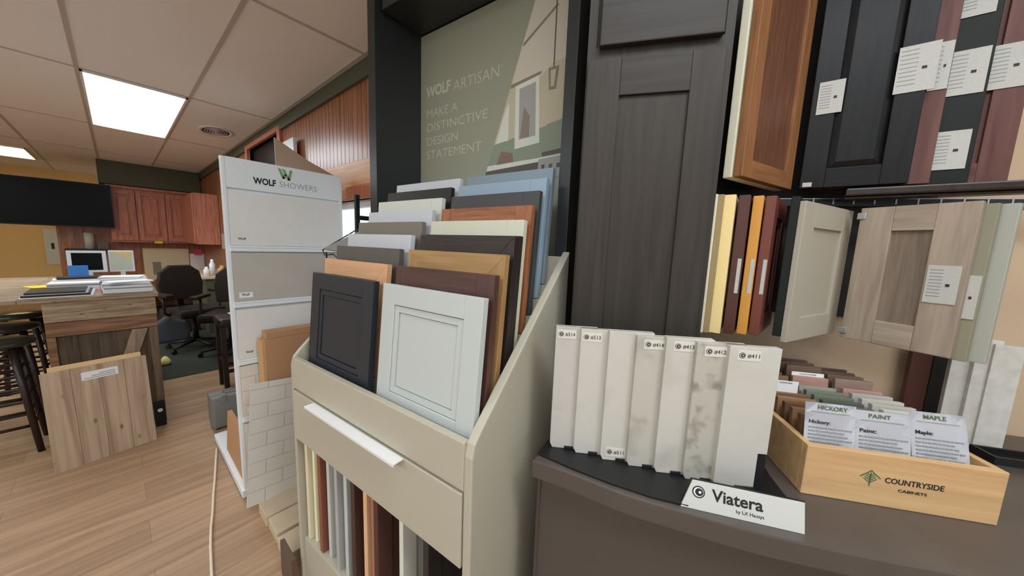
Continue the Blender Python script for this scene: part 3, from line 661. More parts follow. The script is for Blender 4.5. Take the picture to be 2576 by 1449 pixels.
# chips: three columns of thin sample blocks
chipc = {0: [(118, 84, 60), (132, 96, 70), (104, 74, 56), (150, 112, 78), (126, 92, 70), (110, 82, 64), (96, 66, 48), (138, 104, 74), (120, 90, 66), (92, 70, 54), (128, 96, 72)],
 1: [(150, 156, 138), (118, 126, 110), (98, 104, 92), (86, 94, 84), (112, 120, 104), (128, 132, 116), (160, 158, 144), (172, 132, 118), (104, 82, 66), (96, 74, 58), (86, 66, 52)],
 2: [(196, 194, 186), (190, 188, 182), (202, 200, 192), (186, 182, 172), (196, 190, 178), (176, 172, 166), (178, 140, 128), (140, 116, 104), (112, 90, 76), (98, 76, 62), (86, 66, 54)]}
ordn = ['front', 'second', 'third', 'fourth', 'fifth', 'sixth', 'seventh', 'eighth', 'ninth', 'tenth', 'rear']
cname = ['left', 'middle', 'right']; cdesc = ['brown wood', 'green grey', 'pale']
for c_ in range(3):
    for k in range(11):
        nm = 'chip%d_%d' % (c_, k); M[nm] = wood(nm, S(*[int(v*.92) for v in chipc[c_][k]], 1.15), S(*chipc[c_][k], 1.15), 'X', 10, .08, .5)
        x = [.020, .118, .222][c_]; w_ = .088; y = .052+.0302*k; hC = .140+.004*((k*3+c_) % 3)+(.016 if k > 6 else 0)+(.022 if c_ == 1 and k > 7 else 0)
        bx = B().box(0, w_, 0, .0125, 0, hC, bev=.0015)
        r_, g_, b3 = chipc[c_][k]
        tone = 'white' if min(r_, g_, b3) > 184 else 'pale' if min(r_, g_, b3) > 160 else 'rosy' if r_ > g_+30 and b3 > 80 else 'green grey' if g_ >= r_ else 'brown'
        solo('wood_chip', bx, nm, '%s sample chip, %s in the %s column of the wooden box' % (tone, ordn[k], cname[c_]), 'sample chip', BF.at(x, y, .0125, rx=radians(-6)), 'sample chips in the %s column of the wooden box' % cname[c_])
for x, y, w_, lab, cl in ((.028, .187, .06, 'white title tab standing among the brown chips of the left column', ''), (.122, .278, .08, 'white title tab standing among the rear chips of the middle column', '')):
    t = thing('title_tab', lab, 'tab', BF.at(x, y+.0155, .0125), 'title tabs between the sample chips')
    B().box(0, w_, 0, .001, 0, .168).obj('sheet', 'paper', t)
    text('lettering', 'COUNTRYSIDE', .0035, t, L((w_*.25, -.0004, .161)), 'inkdgreen', width=w_*.5)

# ================================================================== HANGING DOOR RACKS ON THE RIGHT
def vedge(top, bot, H):
    a, b_ = ray(*top), ray(*bot); d = H/(a.z-b_.z); p, q = EYE+a*d, EYE+b_*d
    return Vector(((p.x+q.x)/2, (p.y+q.y)/2, q.z))
def hang(name, lab, P, Q, z0, H, Tk, fm, fx=None, style='shaker', group=None, stile=.055, mitre=False, pm=None):
    """door whose front bottom corners are P (left) and Q (right)"""
    F = Fr(P.x, P.y, degrees(atan2(Q.x-P.x, Q.y-P.y)), z0); W_ = sqrt((Q.x-P.x)**2+(Q.y-P.y)**2)
    t = thing(name, lab, 'cabinet door', F.M, group); door_parts(t, W_, H, Tk, fm, pm, stile, stile, style, fx, mitre); return t, F, W_
brown = wd('weathered brown', (116, 102, 88), (142, 128, 112), rough=.6, scale=9)
wd('weathered panel', (88, 76, 64), (112, 98, 84), rough=.6, scale=14); oak = wd('medium oak', (104, 68, 42), (130, 88, 54), scale=16); darkoak = wd('brown oak', (74, 46, 32), (98, 62, 43), scale=22)
blackoak = wd('black oak', (12, 12, 12), (22, 21, 21), scale=16, rough=.38, spec=.2); redoak = wd('mahogany red', (74, 46, 42), (94, 64, 58), scale=8, rough=.45, spec=.2)
M['greige'] = paint('greige paint', S(166, 158, 142, 1.15), .5); M['sage'] = paint('sage grey paint', S(118, 114, 94), .5); M['palegray'] = paint('pale grey paint', S(150, 150, 138, 1.3), .5)
M['bone'] = paint('bone paint', S(190, 184, 162), .5); M['khaki'] = paint('khaki edge', S(130, 112, 78), .6); M['buttermilk'] = paint('buttermilk', S(204, 178, 124), .5); M['honey'] = paint('honey wood', S(178, 124, 52), .4); M['wine'] = paint('wine wood', S(68, 38, 32), .4); M['russet'] = paint('russet wood', S(94, 50, 40), .4); M['rackshade'] = paint('dark shade board', S(36, 30, 26, 1.2), .6)
M['forest'] = paint('forest green', S(36, 39, 36, .8), .5, spec=.2)
LZ, LH = 1.212, .36
LG = 'cabinet doors in the lower hanging rack'
# edge-on doors: outer edge toward the viewer, running back toward the wall
edges = [((1801, 483), (1760, 833), 'bone', .012, 16, 'bone white cabinet door edge nearest the grey cabinet in the lower rack'), ((1816, 484), (1775, 834), 'khaki', .013, 14, 'khaki edged cabinet door second in the lower rack'), ((1836, 486), (1798, 836), 'buttermilk', .026, 12, 'buttermilk cabinet door edge between khaki and wine doors'),
 ((1872, 489), (1833, 840), 'wine', .024, 14, 'dark wine cabinet door edge right of the buttermilk one'), ((1907, 492), (1866, 842), 'honey', .022, 12, 'honey yellow cabinet door edge in the middle of the lower rack'), ((1938, 493), (1897, 845), 'russet', .022, 22, 'russet cabinet door right of the honey yellow one'), ((1999, 497), (1955, 850), 'forest', .018, 16, 'dark green cabinet door edge beside the beige open door')]
for tp, bt, mt, th, turn, lab in edges:
    e = vedge(tp, bt, LH); hd = degrees(atan2(e.x, e.y))+turn*.35; h = radians(hd); D_ = Vector((sin(h), cos(h), 0)); q = e+D_*.215
    F = Fr(e.x, e.y, hd, LZ)
    t = thing('cabinet_door_sample', lab, 'cabinet door', F.at(0, -th/2, 0), LG); door_parts(t, .215, LH, th, mt, None, .05, .05, 'bead')
    if mt in ('wine', 'honey', 'russet'):
        B().box(-.0008, -.0001, .002, .010, .11, .20).obj('sticker', 'label', t)
eo, eh = vedge((2028, 497), (1980, 858), LH), vedge((2155, 545), (2115, 845), LH)
hang('cabinet_door_sample', 'beige shaker cabinet door swung open in the lower rack', eo, eo.lerp(eh, .88), 1.20, LH, .013, 'greige', group=LG, stile=.062)
bh, bo = vedge((2160, 525), (2120, 850), LH), vedge((2455, 513), (2405, 915), LH)
t, F, W_ = hang('cabinet_door_sample', 'weathered brown cabinet door swung out in front of the lower rack', bh, bo, 1.20, LH, .02, brown[0], brown[1], group=LG, stile=.062, pm='weathered panel')
def wl(parent, F, x0, x1, z0, z1, hook=True, name='label_sheet'):
    o = B().box(x0, x1, -.0025, -.0012, z0, z1).obj(name, 'label', parent)
    if hook: B().box(x0+(x1-x0)*.62, x0+(x1-x0)*.74, -.0036, -.0026, (z0+z1)/2-.004, (z0+z1)/2+.002).obj('hook_slot', 'ink', o)
    bb_ = B()
    for k in range(9): bb_.box(x0+.004, x0+(x1-x0)*.5, -.0029, -.0024, z1-.012-k*(z1-z0-.02)/9, z1-.010-k*(z1-z0-.02)/9)
    bb_.obj('printed_lines', 'inkgray', o); return o
wl(t, F, W_*.70, W_*.955, .125, .215)
for hz in (LH-.03, .012): B().box(-.006, .012, -.003, .006, hz, hz+.018, bev=.002).obj('hinge', 'steel', t)
g0, g1 = vedge((2480, 515), (2430, 923), LH), vedge((2511, 517), (2462, 925), LH)
nrm = F.n
for e, q0, mt, lab, lz in ((bo, F.pt(W_+.018, .022), 'sage', 'sage grey cabinet door just behind the weathered brown one', True), (g0, F.pt(W_+.04, .045), 'palegray', 'pale grey cabinet door at the right end of the lower rack', False)):
    a = F.pt(.05, .022 if mt == 'sage' else .045); q = Vector((q0.x, q0.y, 0))
    t2, F2, W2_ = hang('cabinet_door_sample', lab, a, q, 1.195, LH, .018, mt, group=LG)
    if lz: wl(t2, F2, W2_-.034, W2_-.002, .10, .20)
# notched black rail above the lower rack and dark moulding shelf under the upper doors
ra, rb = W2.pt(.34, -.10), W2.pt(1.05, -.10)
hr = degrees(atan2(rb.x-ra.x, rb.y-ra.y)); RF = Fr(ra.x, ra.y, hr, 1.574); RL = (rb-ra).length
rl = thing('hanging_rail', 'black notched rail carrying the lower row of hanging doors', 'rail', RF.M)
B().box(0, RL, 0, .03, 0, .022, bev=.001).obj('bar', 'blackmetal', rl)
for k in range(14): B().box(.02+k*RL/14.5, .024+k*RL/14.5, -.001, .001, .006, .0235).obj('notch_tab', 'steel', rl)
B().box(0, RL, -.0012, .0, .0205, .0225).obj('bright_edge', 'steel', rl)
for x in (.02, RL-.05): B().box(x, x+.03, .03, .07, 0, .02).obj('wall_bracket', 'blackmetal', rl)
solo('rack_shade_board', B().box(0, .80, 0, .012, 0, 1.10, bev=.001), 'rackshade', 'dark board added for the shade on the wall behind the hanging doors', 'board', W2.at(.06, -.016, 1.235))  # dark sheet standing in for the shadowed gaps behind the doors
# upper rack
UZ = 1.62; UH = .62; UG = 'cabinet doors in the upper hanging rack'
oa, ob = at_z(1866, 442, UZ), at_z(1990, 477, UZ)
t, F, W_ = hang('cabinet_door_sample', 'medium oak framed cabinet door hanging open left of the black one', oa, ob, UZ, UH, .02, oak[0], oak[1], group=UG, stile=.045, pm=darkoak[0])
c0 = F.pt(-.004, .024)
t, F_, W__ = hang('cabinet_door_sample', 'cream white cabinet door edge behind the oak one beside the grey cabinet', Vector((c0.x, c0.y, 0)), F.pt(W_, .024), UZ, UH, .02, 'bone', group=UG)
ba, bb2 = at_z(2010, 475, UZ), at_z(2285, 460, UZ)
t, F, W_ = hang('cabinet_door_sample', 'black raised panel oak cabinet door with white labels in the upper rack', ba, bb2, UZ, UH, .02, blackoak[0], blackoak[1], 'raised', UG, .052)
wl(t, F, .012, .064, .20, .285); wl(t, F, W_-.056, W_+.012, .222, .332)
B().box(.006, .026, -.002, -.0005, .004, .016).obj('sticker', 'label', t)
def page(lab, y1, y0, dx, mt, mx, lbs, z0=UZ, sty='shaker', stile=.05):
    P = F.pt(y0, dx); Q = F.pt(y1, dx)
    t_, F_, W_2 = hang('cabinet_door_sample', lab, P, Q, z0, UH, .018, mt, mx, sty, UG, stile)
    for (a, b_, z_, z2) in lbs: wl(t_, F_, W_2-a, W_2-b_, z_, z2)
    return t_
px_u = lambda x, y, dx: F.loc(x, y, dx).x
page('mahogany red cabinet door right behind the black one', px_u(2338, 455, .024), .02, .024, redoak[0], redoak[1], [(.034, .002, .225, .335)])
page('dark green planked panel with two labels behind the red cabinet doors', px_u(2432, 470, .048), .02, .048, 'forest', 'forest', [(.072, .006, .212, .315), (.074, .010, .035, .128), (.072, .012, .39, .48)], sty='slab')
page('mahogany red cabinet door at the right end of the upper rack', px_u(2530, 475, .072), .02, .072, redoak[0], redoak[1], [(.07, .004, .22, .32)])
sh = thing('moulding_shelf', 'dark red brown stepped moulding under the upper hanging doors', 'moulding', F.M @ L((0, 0, UZ-EYE.z*0-UZ)))
B().box(.10, px_u(2560, 480, .02)+.1, .0, .05, -.026, -.006, bev=.004).box(.10, px_u(2560, 480, .02)+.1, .012, .05, -.034, -.0265, bev=.003).obj('board', 'espresso', sh)
# dark uprights and pale boards standing at the back right of the counter
for i, (x, yb, yt, w_, mt, lab) in enumerate(((2300, 1000, 850, .05, 'wine', 'dark wine upright board behind the sample box under the lower rack'), (2352, 1020, 860, .05, 'black', 'black upright board beside the dark wine one behind the sample box'))):
    p = at_d(x, yb, .97); q = W2.loc(x, yb, -.02)
    solo('upright_board', B().box(0, w_, 0, .014, 0, .27, bev=.001), mt, lab, 'board', W2.at(W2.loc(x, yb, -.05).x-w_/2, -.05-.014*0, CT))
M['palewood'] = paint('pale grey laminate sample', S(176, 172, 164), .4, .1, scale=8)
for i, (x, w_, v, H_, lab) in enumerate(((2415, .055, -.10, .285, 'pale grey laminate board standing leftmost behind the box'), (2466, .042, -.125, .31, 'pale grey laminate board with a dark printed strip at the right'), (2515, .05, -.14, .30, 'pale grey laminate board at the far right edge'))):
    u = W2.loc(x, 960, v).x
    t = thing('laminate_board', lab, 'sample board', W2.at(u-w_/2, v, CT, rz=radians(-18)), 'laminate boards standing behind the sample box')
    B().box(0, w_, 0, .018, 0, H_, bev=.0015).obj('board', 'palewood', t)
    if i == 1: B().box(w_*.72, w_*.95, -.0008, 0, H_*.62, H_*.93).obj('printed_strip', 'ink', t)
q = W2.loc(2500, 1120, -.19)
tr_ = thing('tray', 'black shallow tray on the counter right of the sample box', 'tray', W2.at(W2.loc(2470, 1110, -.18).x, -.215, CT))
B().box(0, .2, 0, .06, 0, .006).obj('tray_floor', 'black', tr_); B().box(0, .2, 0, .006, .006, .02).box(0, .2, .054, .06, .006, .02).box(0, .006, .006, .054, .006, .02).box(.194, .2, .006, .054, .006, .02).obj('rim', 'black', tr_)

# ================================================================== SHOWER PANEL DISPLAY
SF = Fr(.347, 2.09, 90)
sw = thing('shower_panel_display', 'tall white display board of shower wall samples standing before the panelled wall', 'display board', SF.M)
SWD = .542
def sz(x, y): return SF.loc(x, y).z
B().box(-.016, .78*0+SWD+.012, 0, .79, .012, .055, bev=.004).obj('platform', 'whitegloss', sw)
for x in (-.006, SWD-.012): B().box(x, x+.018, .006, .04, .0555, 1.80, bev=.004).obj('post', 'whitegloss', sw)
B().box(.012, SWD-.012, .018, .03, .0555, 1.80).obj('backer', 'whitegloss', sw)
M['marble1'] = stone('white shower panel', S(188, 187, 184, 1.65), S(176, 174, 170, 1.6), 4, .2); M['marble2'] = stone('grey veined shower panel', S(158, 153, 145, 1.55), S(172, 168, 160, 1.6), 3, .4)
hdp = B().box(.012, SWD-.012, .004, .0175, 1.655, 1.80, bev=.002).obj('header_panel', 'whitegloss', sw)
text('lettering', 'WOLF', .030, hdp, L((.117, .0035, 1.690)), 'ink', .0016, width=.097)
text('lettering', 'SHOWERS', .030, hdp, L((.226, .0035, 1.690)), 'inkgray', -.0006, width=.180)
b = B()
def wbar(x0, z0, x1, z1, w_): b.prism([(x0-w_/2, z0), (x0+w_/2, z0), (x1+w_/2, z1), (x1-w_/2, z1)], .0028, .0039, 'xz', 'inkgreen')
for x0, z0, x1, z1 in ((.282, 1.785, .300, 1.735), (.300, 1.735, .308, 1.760), (.300, 1.785, .324, 1.730), (.324, 1.730, .336, 1.785)): wbar(x0-.052, z0, x1-.052, z1, .013)
b.obj('emblem', 'inkgreen', hdp)
zs = [(1.64, 1.375, 'marble1', ''), (1.34, 1.09, 'marble2', ''), (1.047, .785, 'marble1', ''), (.747, .47, 'subway', ''), (.429, .075, 'marble1', '')]
for i, (zt, zb, mt, _) in enumerate(zs):
    p = B().box(.012, SWD-.012, .006, .0175, zb, zt-.001, bev=.001).obj('sample_panel', mt, sw)
    B().box(.008, SWD-.008, -.004, .012, zb-.030, zb-.012, bev=.002).box(.008, SWD-.008, .001, .012, zb-.011, zb-.001, bev=.001).obj('ledge', 'whitegloss', p)
    B().box(.03, .085, .0048, .0058, zb+.018, zb+.045).obj('sticker', 'paper' if i == 1 else mt if mt != 'subway' else 'whitegloss', p)
    text('caption', 'Wolf', .012, p, L((.040, .0045, zb+.028)), 'ink', .0003, width=.032)
for x in (.006, SWD-.03):
    tag(B().prism([(.035, .0555), (.52, .0555), (.40, .36), (.035, .36)], x, x+.022, 'yz', bev=.002).obj('brace', 'card', sw), 'brown wooden brace')

# cardboard box and subway tile sheet leaning by it
cb = thing('cardboard_box', 'tall flat brown cardboard box between the display board and the tile sheet', 'box', T(.43, 1.97))
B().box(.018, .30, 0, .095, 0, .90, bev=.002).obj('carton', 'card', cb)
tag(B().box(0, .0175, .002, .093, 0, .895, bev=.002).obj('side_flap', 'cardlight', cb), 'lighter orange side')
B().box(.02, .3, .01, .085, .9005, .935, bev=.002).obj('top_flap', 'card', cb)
# travertine tiles on the floor
M['trav'] = stone('travertine', S(176, 160, 136), S(140, 122, 98), 7, .35, .6)
tz = [(.366, 1.80, 0, .02), (.372, 1.655, 0, .02), (.368, 1.50, 0, .02)]
tl = ['beige travertine tile on the floor under the white tile sheet', 'beige travertine tile in the middle of the floor row', 'beige travertine tile nearest the viewer beside the cream bin']
for i, (x, yy, z, h) in enumerate(tz):
    solo('travertine_tile', B().box(0, .30, 0, .135, 0, .055, bev=.004), 'trav', tl[i], 'tile', T(x, yy, 0, 0), 'travertine tiles on the floor')
sb = thing('tile_sheet', 'large white subway tile patterned sheet leaning in front of the cardboard box', 'wall panel sample', T(.318, 1.93, .0565) @ Matrix.Rotation(radians(-1.2), 4, 'X') @ Matrix.Rotation(radians(4.5), 4, 'Y'))
B().box(0, .42, 0, .006, 0, .64, bev=.001).obj('sheet', 'subway', sb)
solo('board_offcut', B().box(0, .016, 0, .14, 0, .16, bev=.001), 'brownboard', 'thin brown board standing on edge beside the cream bin', 'board', T(.343, 1.345, 0, 0) @ Matrix.Rotation(radians(0), 4, 'Y'))
# cord
cp = [at_z(x, y, .006) for x, y in ((545, 1128), (543, 1160), (541, 1200), (537, 1245), (535, 1290), (531, 1330), (530, 1375), (533, 1449), (560, 1540))]
solo('cord', B().tube(cp, .0055, 8), 'rope', 'thin white cord lying on the wood floor', 'cord')

# boards leaning on top behind the shower display
pa = at_y(690, 345, 2.6); 
pt_ = lambda x, y, Y=2.62: at_y(x, y, Y)
q = [pt_(690, 345), pt_(700, 412), pt_(790, 430), pt_(775, 404)]
lb = B(); lb.prism([(q[0].x, q[0].z), (q[0].x+.012, .3), (q[2].x+.16, .3), (q[2].x+.16, q[3].z-.08), (q[3].x, q[3].z)], 2.62, 2.632, 'xz', bev=.001)
M['mdf'] = paint('beige panel', S(162, 142, 122, 1.3), .6); lo = lb.obj('leaning_panel', 'mdf'); tag(lo, 'beige panel with a slanting top leaning behind the shower display', 'panel')
a, c_ = at_x(702, 372, WX-.05), at_x(740, 345, WX-.05)
solo('leaning_panel', B().box(WX-.06, WX-.03, c_.y, c_.y+.5, .008, c_.z, bev=.002), 'whitegloss', 'white panel leaning on the panelled wall behind the beige one', 'panel')

# wire literature rack with a stone tile sample
wr = thing('wire_rack', 'black wire stand holding a grey stone tile behind the door bin', 'rack', T(0, 0, 0))
def wp(x, y, Y=1.72): return at_y(x, y, Y)
k0 = wp(808, 628); k1 = wp(905, 552, 1.72)
KX0, KX1, KY, KZ0, KZ1 = k0.x, k0.x+.24, 1.70, k0.z, 1.50
wire = lambda pts, r=.003: B().tube(pts, r, 6)
wire([(KX0, KY, KZ0), (KX1, KY+.02, KZ1+.02)]).obj('sloping_wire', 'blackmetal', wr)
wire([(KX0+.07, KY-.1, KZ0-.02), (KX1+.05, KY-.08, KZ1)]).obj('sloping_wire', 'blackmetal', wr)
wire([(KX0, KY, KZ0), (KX0+.005, KY-.005, KZ0-.025), (KX0+.03, KY-.045, KZ0-.02), (KX0+.035, KY-.055, KZ0-.03), (KX0+.06, KY-.095, KZ0-.03), (KX0+.07, KY-.1, KZ0-.02)]).obj('front_hook', 'blackmetal', wr)
wire([(KX0+.012, KY-.01, KZ0-.01), (KX0+.012, KY-.01, 0)], .004).obj('leg', 'blackmetal', wr)
wire([(KX1, KY+.02, KZ1+.02), (KX1, KY+.02, 0)], .004).obj('leg', 'blackmetal', wr)
wire([(KX1, KY+.02, KZ1+.02), (KX1+.02, KY-.02, KZ1-.0), (KX1+.03, KY-.04, KZ1+.02), (KX1+.05, KY-.08, KZ1)]).obj('back_hook', 'blackmetal', wr)
M['slatestone'] = stone('grey stone', S(132, 134, 126), S(160, 160, 150), 8, .5, .6)
sl = B(); th_ = .012
dv = Vector((KX1+.01-KX0, .02, KZ1-KZ0)); 
Lq = Vector((KX0+.006, KY-.012, KZ0-.004)); Rq = Vector((.055, -.085, -.012))
up = dv.cross(Rq).normalized(); up = up if up.z > 0 else -up
lo_ = [Lq, Lq+dv*.92, Lq+dv*.92+Rq, Lq+Rq]
sl.hexa([p+up*.004 for p in lo_]+[p+up*(.004+th_) for p in lo_], None, .001)
solo('stone_tile', sl, 'slatestone', 'grey stone tile lying on the sloping black wire stand', 'tile')
bkx = at_y(897, 490, 1.82); bkz = at_y(905, 548, 1.82)
ls = B().box(bkx.x-.010, bkx.x+.012, 1.81, 1.83, 0, bkx.z, bev=.002).box(bkx.x+.0125, bkx.x+.2, 1.813, 1.827, bkz.z-.012, bkz.z+.012, bev=.002)
solo('bracket_stand', ls, 'blackmetal', 'black upright bracket stand with side arm in front of the window', 'stand')

# ================================================================== RECLAIMED WOOD ISLAND
IX1, IY = .150, 3.49; IX0 = -.325
isl = thing('island_counter', 'reclaimed grey wood counter piled with papers at the left', 'counter', T(0, IY))
B().box(IX0-.08, IX1+.016, -.03, 1.6, .965, .99, bev=.003).obj('top_board', 'barn', isl)
B().box(IX0-.46, IX0-.081, -.03, 1.6, .965, .99, bev=.003).obj('top_board', 'barn', isl)
B().box(IX0, IX1, -.012, .02, .835, .9645, bev=.003).obj('apron_board', 'barn', isl)
B().box(IX0, IX1-.002, -.006, .02, .74, .832, bev=.003).obj('lower_rail', 'barnred', isl)
B().box(IX1-.045, IX1-.004, -.004, .03, .0, .738, bev=.003).obj('corner_post', 'barnz', isl)
B().box(IX0, IX0+.035, -.004, .03, .0, .738, bev=.003).obj('corner_post', 'barnred', isl)
bp_ = B()
for i in range(5): bp_.box(IX0+.036+.0815*i, IX0+.1172+.0815*i, .012, .025, .03, .737, bev=.002)
bp_.obj('plank_panel', 'barndark', isl)
B().prism([(IX0+.22, .30), (IX0+.29, .30), (IX1-.05, .735), (IX1-.125, .735)], .0, .011, 'xz', bev=.002).obj('diagonal_brace', 'barnbrace', isl)
B().box(IX1-.03, IX1-.004, .031, 1.5, .03, .96).obj('side_panel', 'barnz', isl)
B().box(IX0, IX0+.03, .031, 1.5, .03, .96).obj('side_panel', 'barnz', isl)
sp = thing('speaker_box', 'small black box with a white round disc at the foot of the island', 'box', T(.085, 3.40))
B().box(0, .055, 0, .08, 0, .17, bev=.004).obj('body', 'blackmatte', sp)
b = B(); b.lathe([(.013, 0), (.013, .002)], 20, 'paper', X=L((.028, -.001, .125)) @ Matrix.Rotation(pi/2, 4, 'X')); b.lathe([(.003, .001), (.003, .003)], 10, 'ink', X=L((.028, -.001, .125)) @ Matrix.Rotation(pi/2, 4, 'X')); b.obj('round_disc', 'paper', sp)
# big plank board sample leaning on the island + raw board behind it
M['edgec'] = M['edge']
pl0, pl1 = at_z(125, 1200, 0), at_z(385, 1108, 0)
PF = Fr(pl0.x, pl0.y, degrees(atan2(pl1.x-pl0.x, pl1.y-pl0.y))); PW = (pl1-pl0).length
pbd = thing('floor_plank_board', 'large rustic brown plank board with a white label leaning on the island', 'sample board', PF.at(.02, 0, 0, rx=radians(-4)))
for i in range(4): B().box(i*PW/4, (i+1)*PW/4-.001, 0, .012, 0, .60, bev=.001).obj('plank', 'lvt', pbd)
o = B().box(PW*.34, PW*.69, -.0012, -.0002, .515, .565).obj('label_sheet', 'paper', pbd)
ln = B()
for k in range(3): ln.box(PW*.36+k*.03, PW*.66, -.0016, -.0011, .522+.011*k, .526+.011*k)
ln.obj('printed_lines', 'inkgray', o)
bbd = thing('backing_board', 'raw pale edged board just behind the rustic plank board', 'sample board', PF.at(.03, .016, 0, rx=radians(-3.6)))
B().box(.02, PW-.03, 0, .012, 0, .625, bev=.001).obj('board', 'edge', bbd)
# papers and binders on the island top
PT = .9905
pcol = {'w': 'paper', 'k': 'black', 'c': 'label'}
M['yellowpaper'] = paint('yellow paper', S(206, 176, 40), .6); M['pink'] = paint('pink paper', S(190, 70, 100), .6); M['bluepaper'] = paint('blue print', S(60, 120, 190), .5)
st_ = [(.028, .09, 2, .046, 'front stack of white papers at the island corner'), (.022, .262, -2, .060, 'second stack of white papers from the island corner'), (.03, .432, 3, .044, 'third stack of white papers from the island corner'), (.02, .602, -3, .066, 'fourth stack of white papers from the island corner'), (.026, .775, 2, .05, 'rear stack of white papers before the pale monitor'),
 (-.216, .47, -3, .052, 'white papers right behind the black folders on the island'), (-.21, .645, 2, .062, 'white papers under the single black folder on the island')]
for i, (dx, dy, rz_, h, lab) in enumerate(st_):
    b = B(); n = 5
    for j in range(n):
        X = L((random.uniform(-.004, .004), random.uniform(-.003, .003), h*j/n)) @ Matrix.Rotation(radians(random.uniform(-2, 2)), 4, 'Z'); b.box(-.113, .113, -.074, .074, 0, h/n-.0012, 'paper' if (i+j) % 4 else 'inkgray', X=X)
    solo('paper_stack', b, 'paper', lab, 'papers', T(dx, IY+dy, PT, radians(rz_)), 'papers piled on the island')
for x, y, z, rz_, lab in ((.035, .25, .061, 14, 'skewed loose papers on top of the second paper stack'), (.01, .60, .067, -16, 'skewed loose papers on top of the fourth paper stack')):
    b = B(); b.box(-.11, .11, -.07, .07, 0, .004).box(-.108, .112, -.072, .068, .0045, .008, X=Matrix.Rotation(radians(7), 4, 'Z'))
    solo('paper_stack', b, 'paper', lab, 'papers', T(x, IY+y, PT+z, radians(rz_)), 'papers piled on the island')
fb = thing('folder_stack', 'flat black and white folders along the front left of the island', 'folders', T(-.26, IY+.15, PT))
for j, (mt, h) in enumerate((('paper', .008), ('black', .012), ('label', .006), ('black', .010))): B().box(-.14+.006*j, .135-.01*j, -.14, .22-.02*j, sum((.008, .012, .006, .010)[:j])+.0005, sum((.008, .012, .006, .010)[:j])+h, bev=.001).obj('folder', mt, fb)
solo('folder', B().box(-.1, .1, -.065, .065, 0, .014, bev=.002), 'black', 'black folder lying on the papers at the back left of the pile', 'folder', T(-.205, IY+.645, PT+.0625, .1))
solo('envelope', B().box(-.05, .05, -.08, .08, 0, .006, bev=.001), 'yellowpaper', 'yellow envelope at the far left of the paper pile', 'envelope', T(-.385, IY+.70, PT, .4))
solo('sticky_note', B().box(-.02, .02, -.02, .02, 0, .002), 'pink', 'small pink note between the papers and folders', 'note', T(-.108, IY+.36, PT, .2))
# brochure holder with blue flyer
bh_ = thing('flyer_holder', 'clear holder with blue flyers standing on the island before the dark monitor', 'holder', T(-.21, IY+.82, PT, .25))
B().box(-.05, .05, 0, .004, .0, .15, bev=.001).obj('flyer', 'bluepaper', bh_); B().box(-.055, .055, -.012, -.009, 0, .06).box(-.055, .055, -.03, .03, -.0, .003).obj('holder', 'whitegloss', bh_)
# monitors
mf = at_y(165, 632, 4.45); mr = at_y(265, 630, 4.45); mb = at_y(272, 684, 4.45); m2 = at_y(335, 628, 4.45)
M['beigescreen'] = paint('pale screen back', S(170, 176, 160), .4); M['yellowscreen'] = paint('pale yellow print', S(196, 178, 112), .4)
mo = thing('monitor', 'white framed monitor with a dark screen facing the room behind the papers', 'monitor', T(mf.x, 4.45))
mz0, mz1 = mb.z, mf.z+.005; mw = mr.x-mf.x
B().box(0, mw, 0, .03, mz0, mz0+.018).box(0, mw, 0, .03, mz1-.018, mz1).box(0, .022, 0, .03, mz0+.018, mz1-.018).box(mw-.022, mw, 0, .03, mz0+.018, mz1-.018).obj('bezel', 'whitegloss', mo)
B().box(.022, mw-.022, .006, .03, mz0+.018, mz1-.018).obj('screen', 'screen', mo)
B().box(mw*.4, mw*.6, .031, .05, PT+.01, mz0+.06).box(mw*.2, mw*.8, -.04, .09, PT, PT+.009).obj('stand', 'whitegloss', mo)
mo2 = thing('monitor', 'pale monitor angled to the right of the dark screened one', 'monitor', T(mr.x+.012, 4.46))
mw2 = m2.x-mr.x-.012
B().box(0, mw2, 0, .03, mz0, mz1+.004, bev=.003).obj('bezel', 'whitegloss', mo2)
B().box(.006, mw2-.016, -.002, -.0005, mz0+.012, mz1-.008, 'beigescreen').prism([(.02, mz1-.009), (mw2-.017, mz1-.009), (mw2-.017, mz1-.075)], -.0032, -.0021, 'xz', 'yellowscreen').obj('screen', 'beigescreen', mo2)
B().box(mw2*.4, mw2*.6, .031, .05, PT+.01, mz0+.06).box(mw2*.2, mw2*.8, -.02, .09, PT, PT+.009).obj('stand', 'whitegloss', mo2)
# bar stools at the far left
def stool(x, y, lab, seat_h=.72):
    t = thing('bar_stool', lab, 'stool', T(x, y), 'dark bar stools at the island')
    B().lathe([(.0, seat_h-.03), (.15, seat_h-.03), (.165, seat_h-.015), (.162, seat_h), (.12, seat_h+.012), (.0, seat_h+.016)], 28).obj('seat', 'glossseat', t)
    for a in (45, 135, 225, 315):
        ca, sa = cos(radians(a)), sin(radians(a)); B().tube([(.19*ca, .19*sa, 0), (.115*ca, .115*sa, seat_h-.03)], [.015, .018], 8).obj('leg', 'espresso', t)
    for z, r in ((.18, .172), (.27, .163), (.36, .153), (.45, .144), (.54, .134)): B().tube([(r*cos(radians(a)), r*sin(radians(a)), z) for a in (45, 135, 225, 315)], .010, 8, closed=True).obj('rung', 'espresso', t)
    return t
t = stool(-.54, 3.66, 'dark round bar stool nearest the viewer left of the leaning plank board')
t2 = copy_thing(t, T(-.57, 4.22, 0, radians(8)), 'dark round bar stool in the middle under the island overhang')
t3 = copy_thing(t, T(-.56, 4.78, 0, radians(-5)), 'dark round bar stool farthest back under the island overhang')
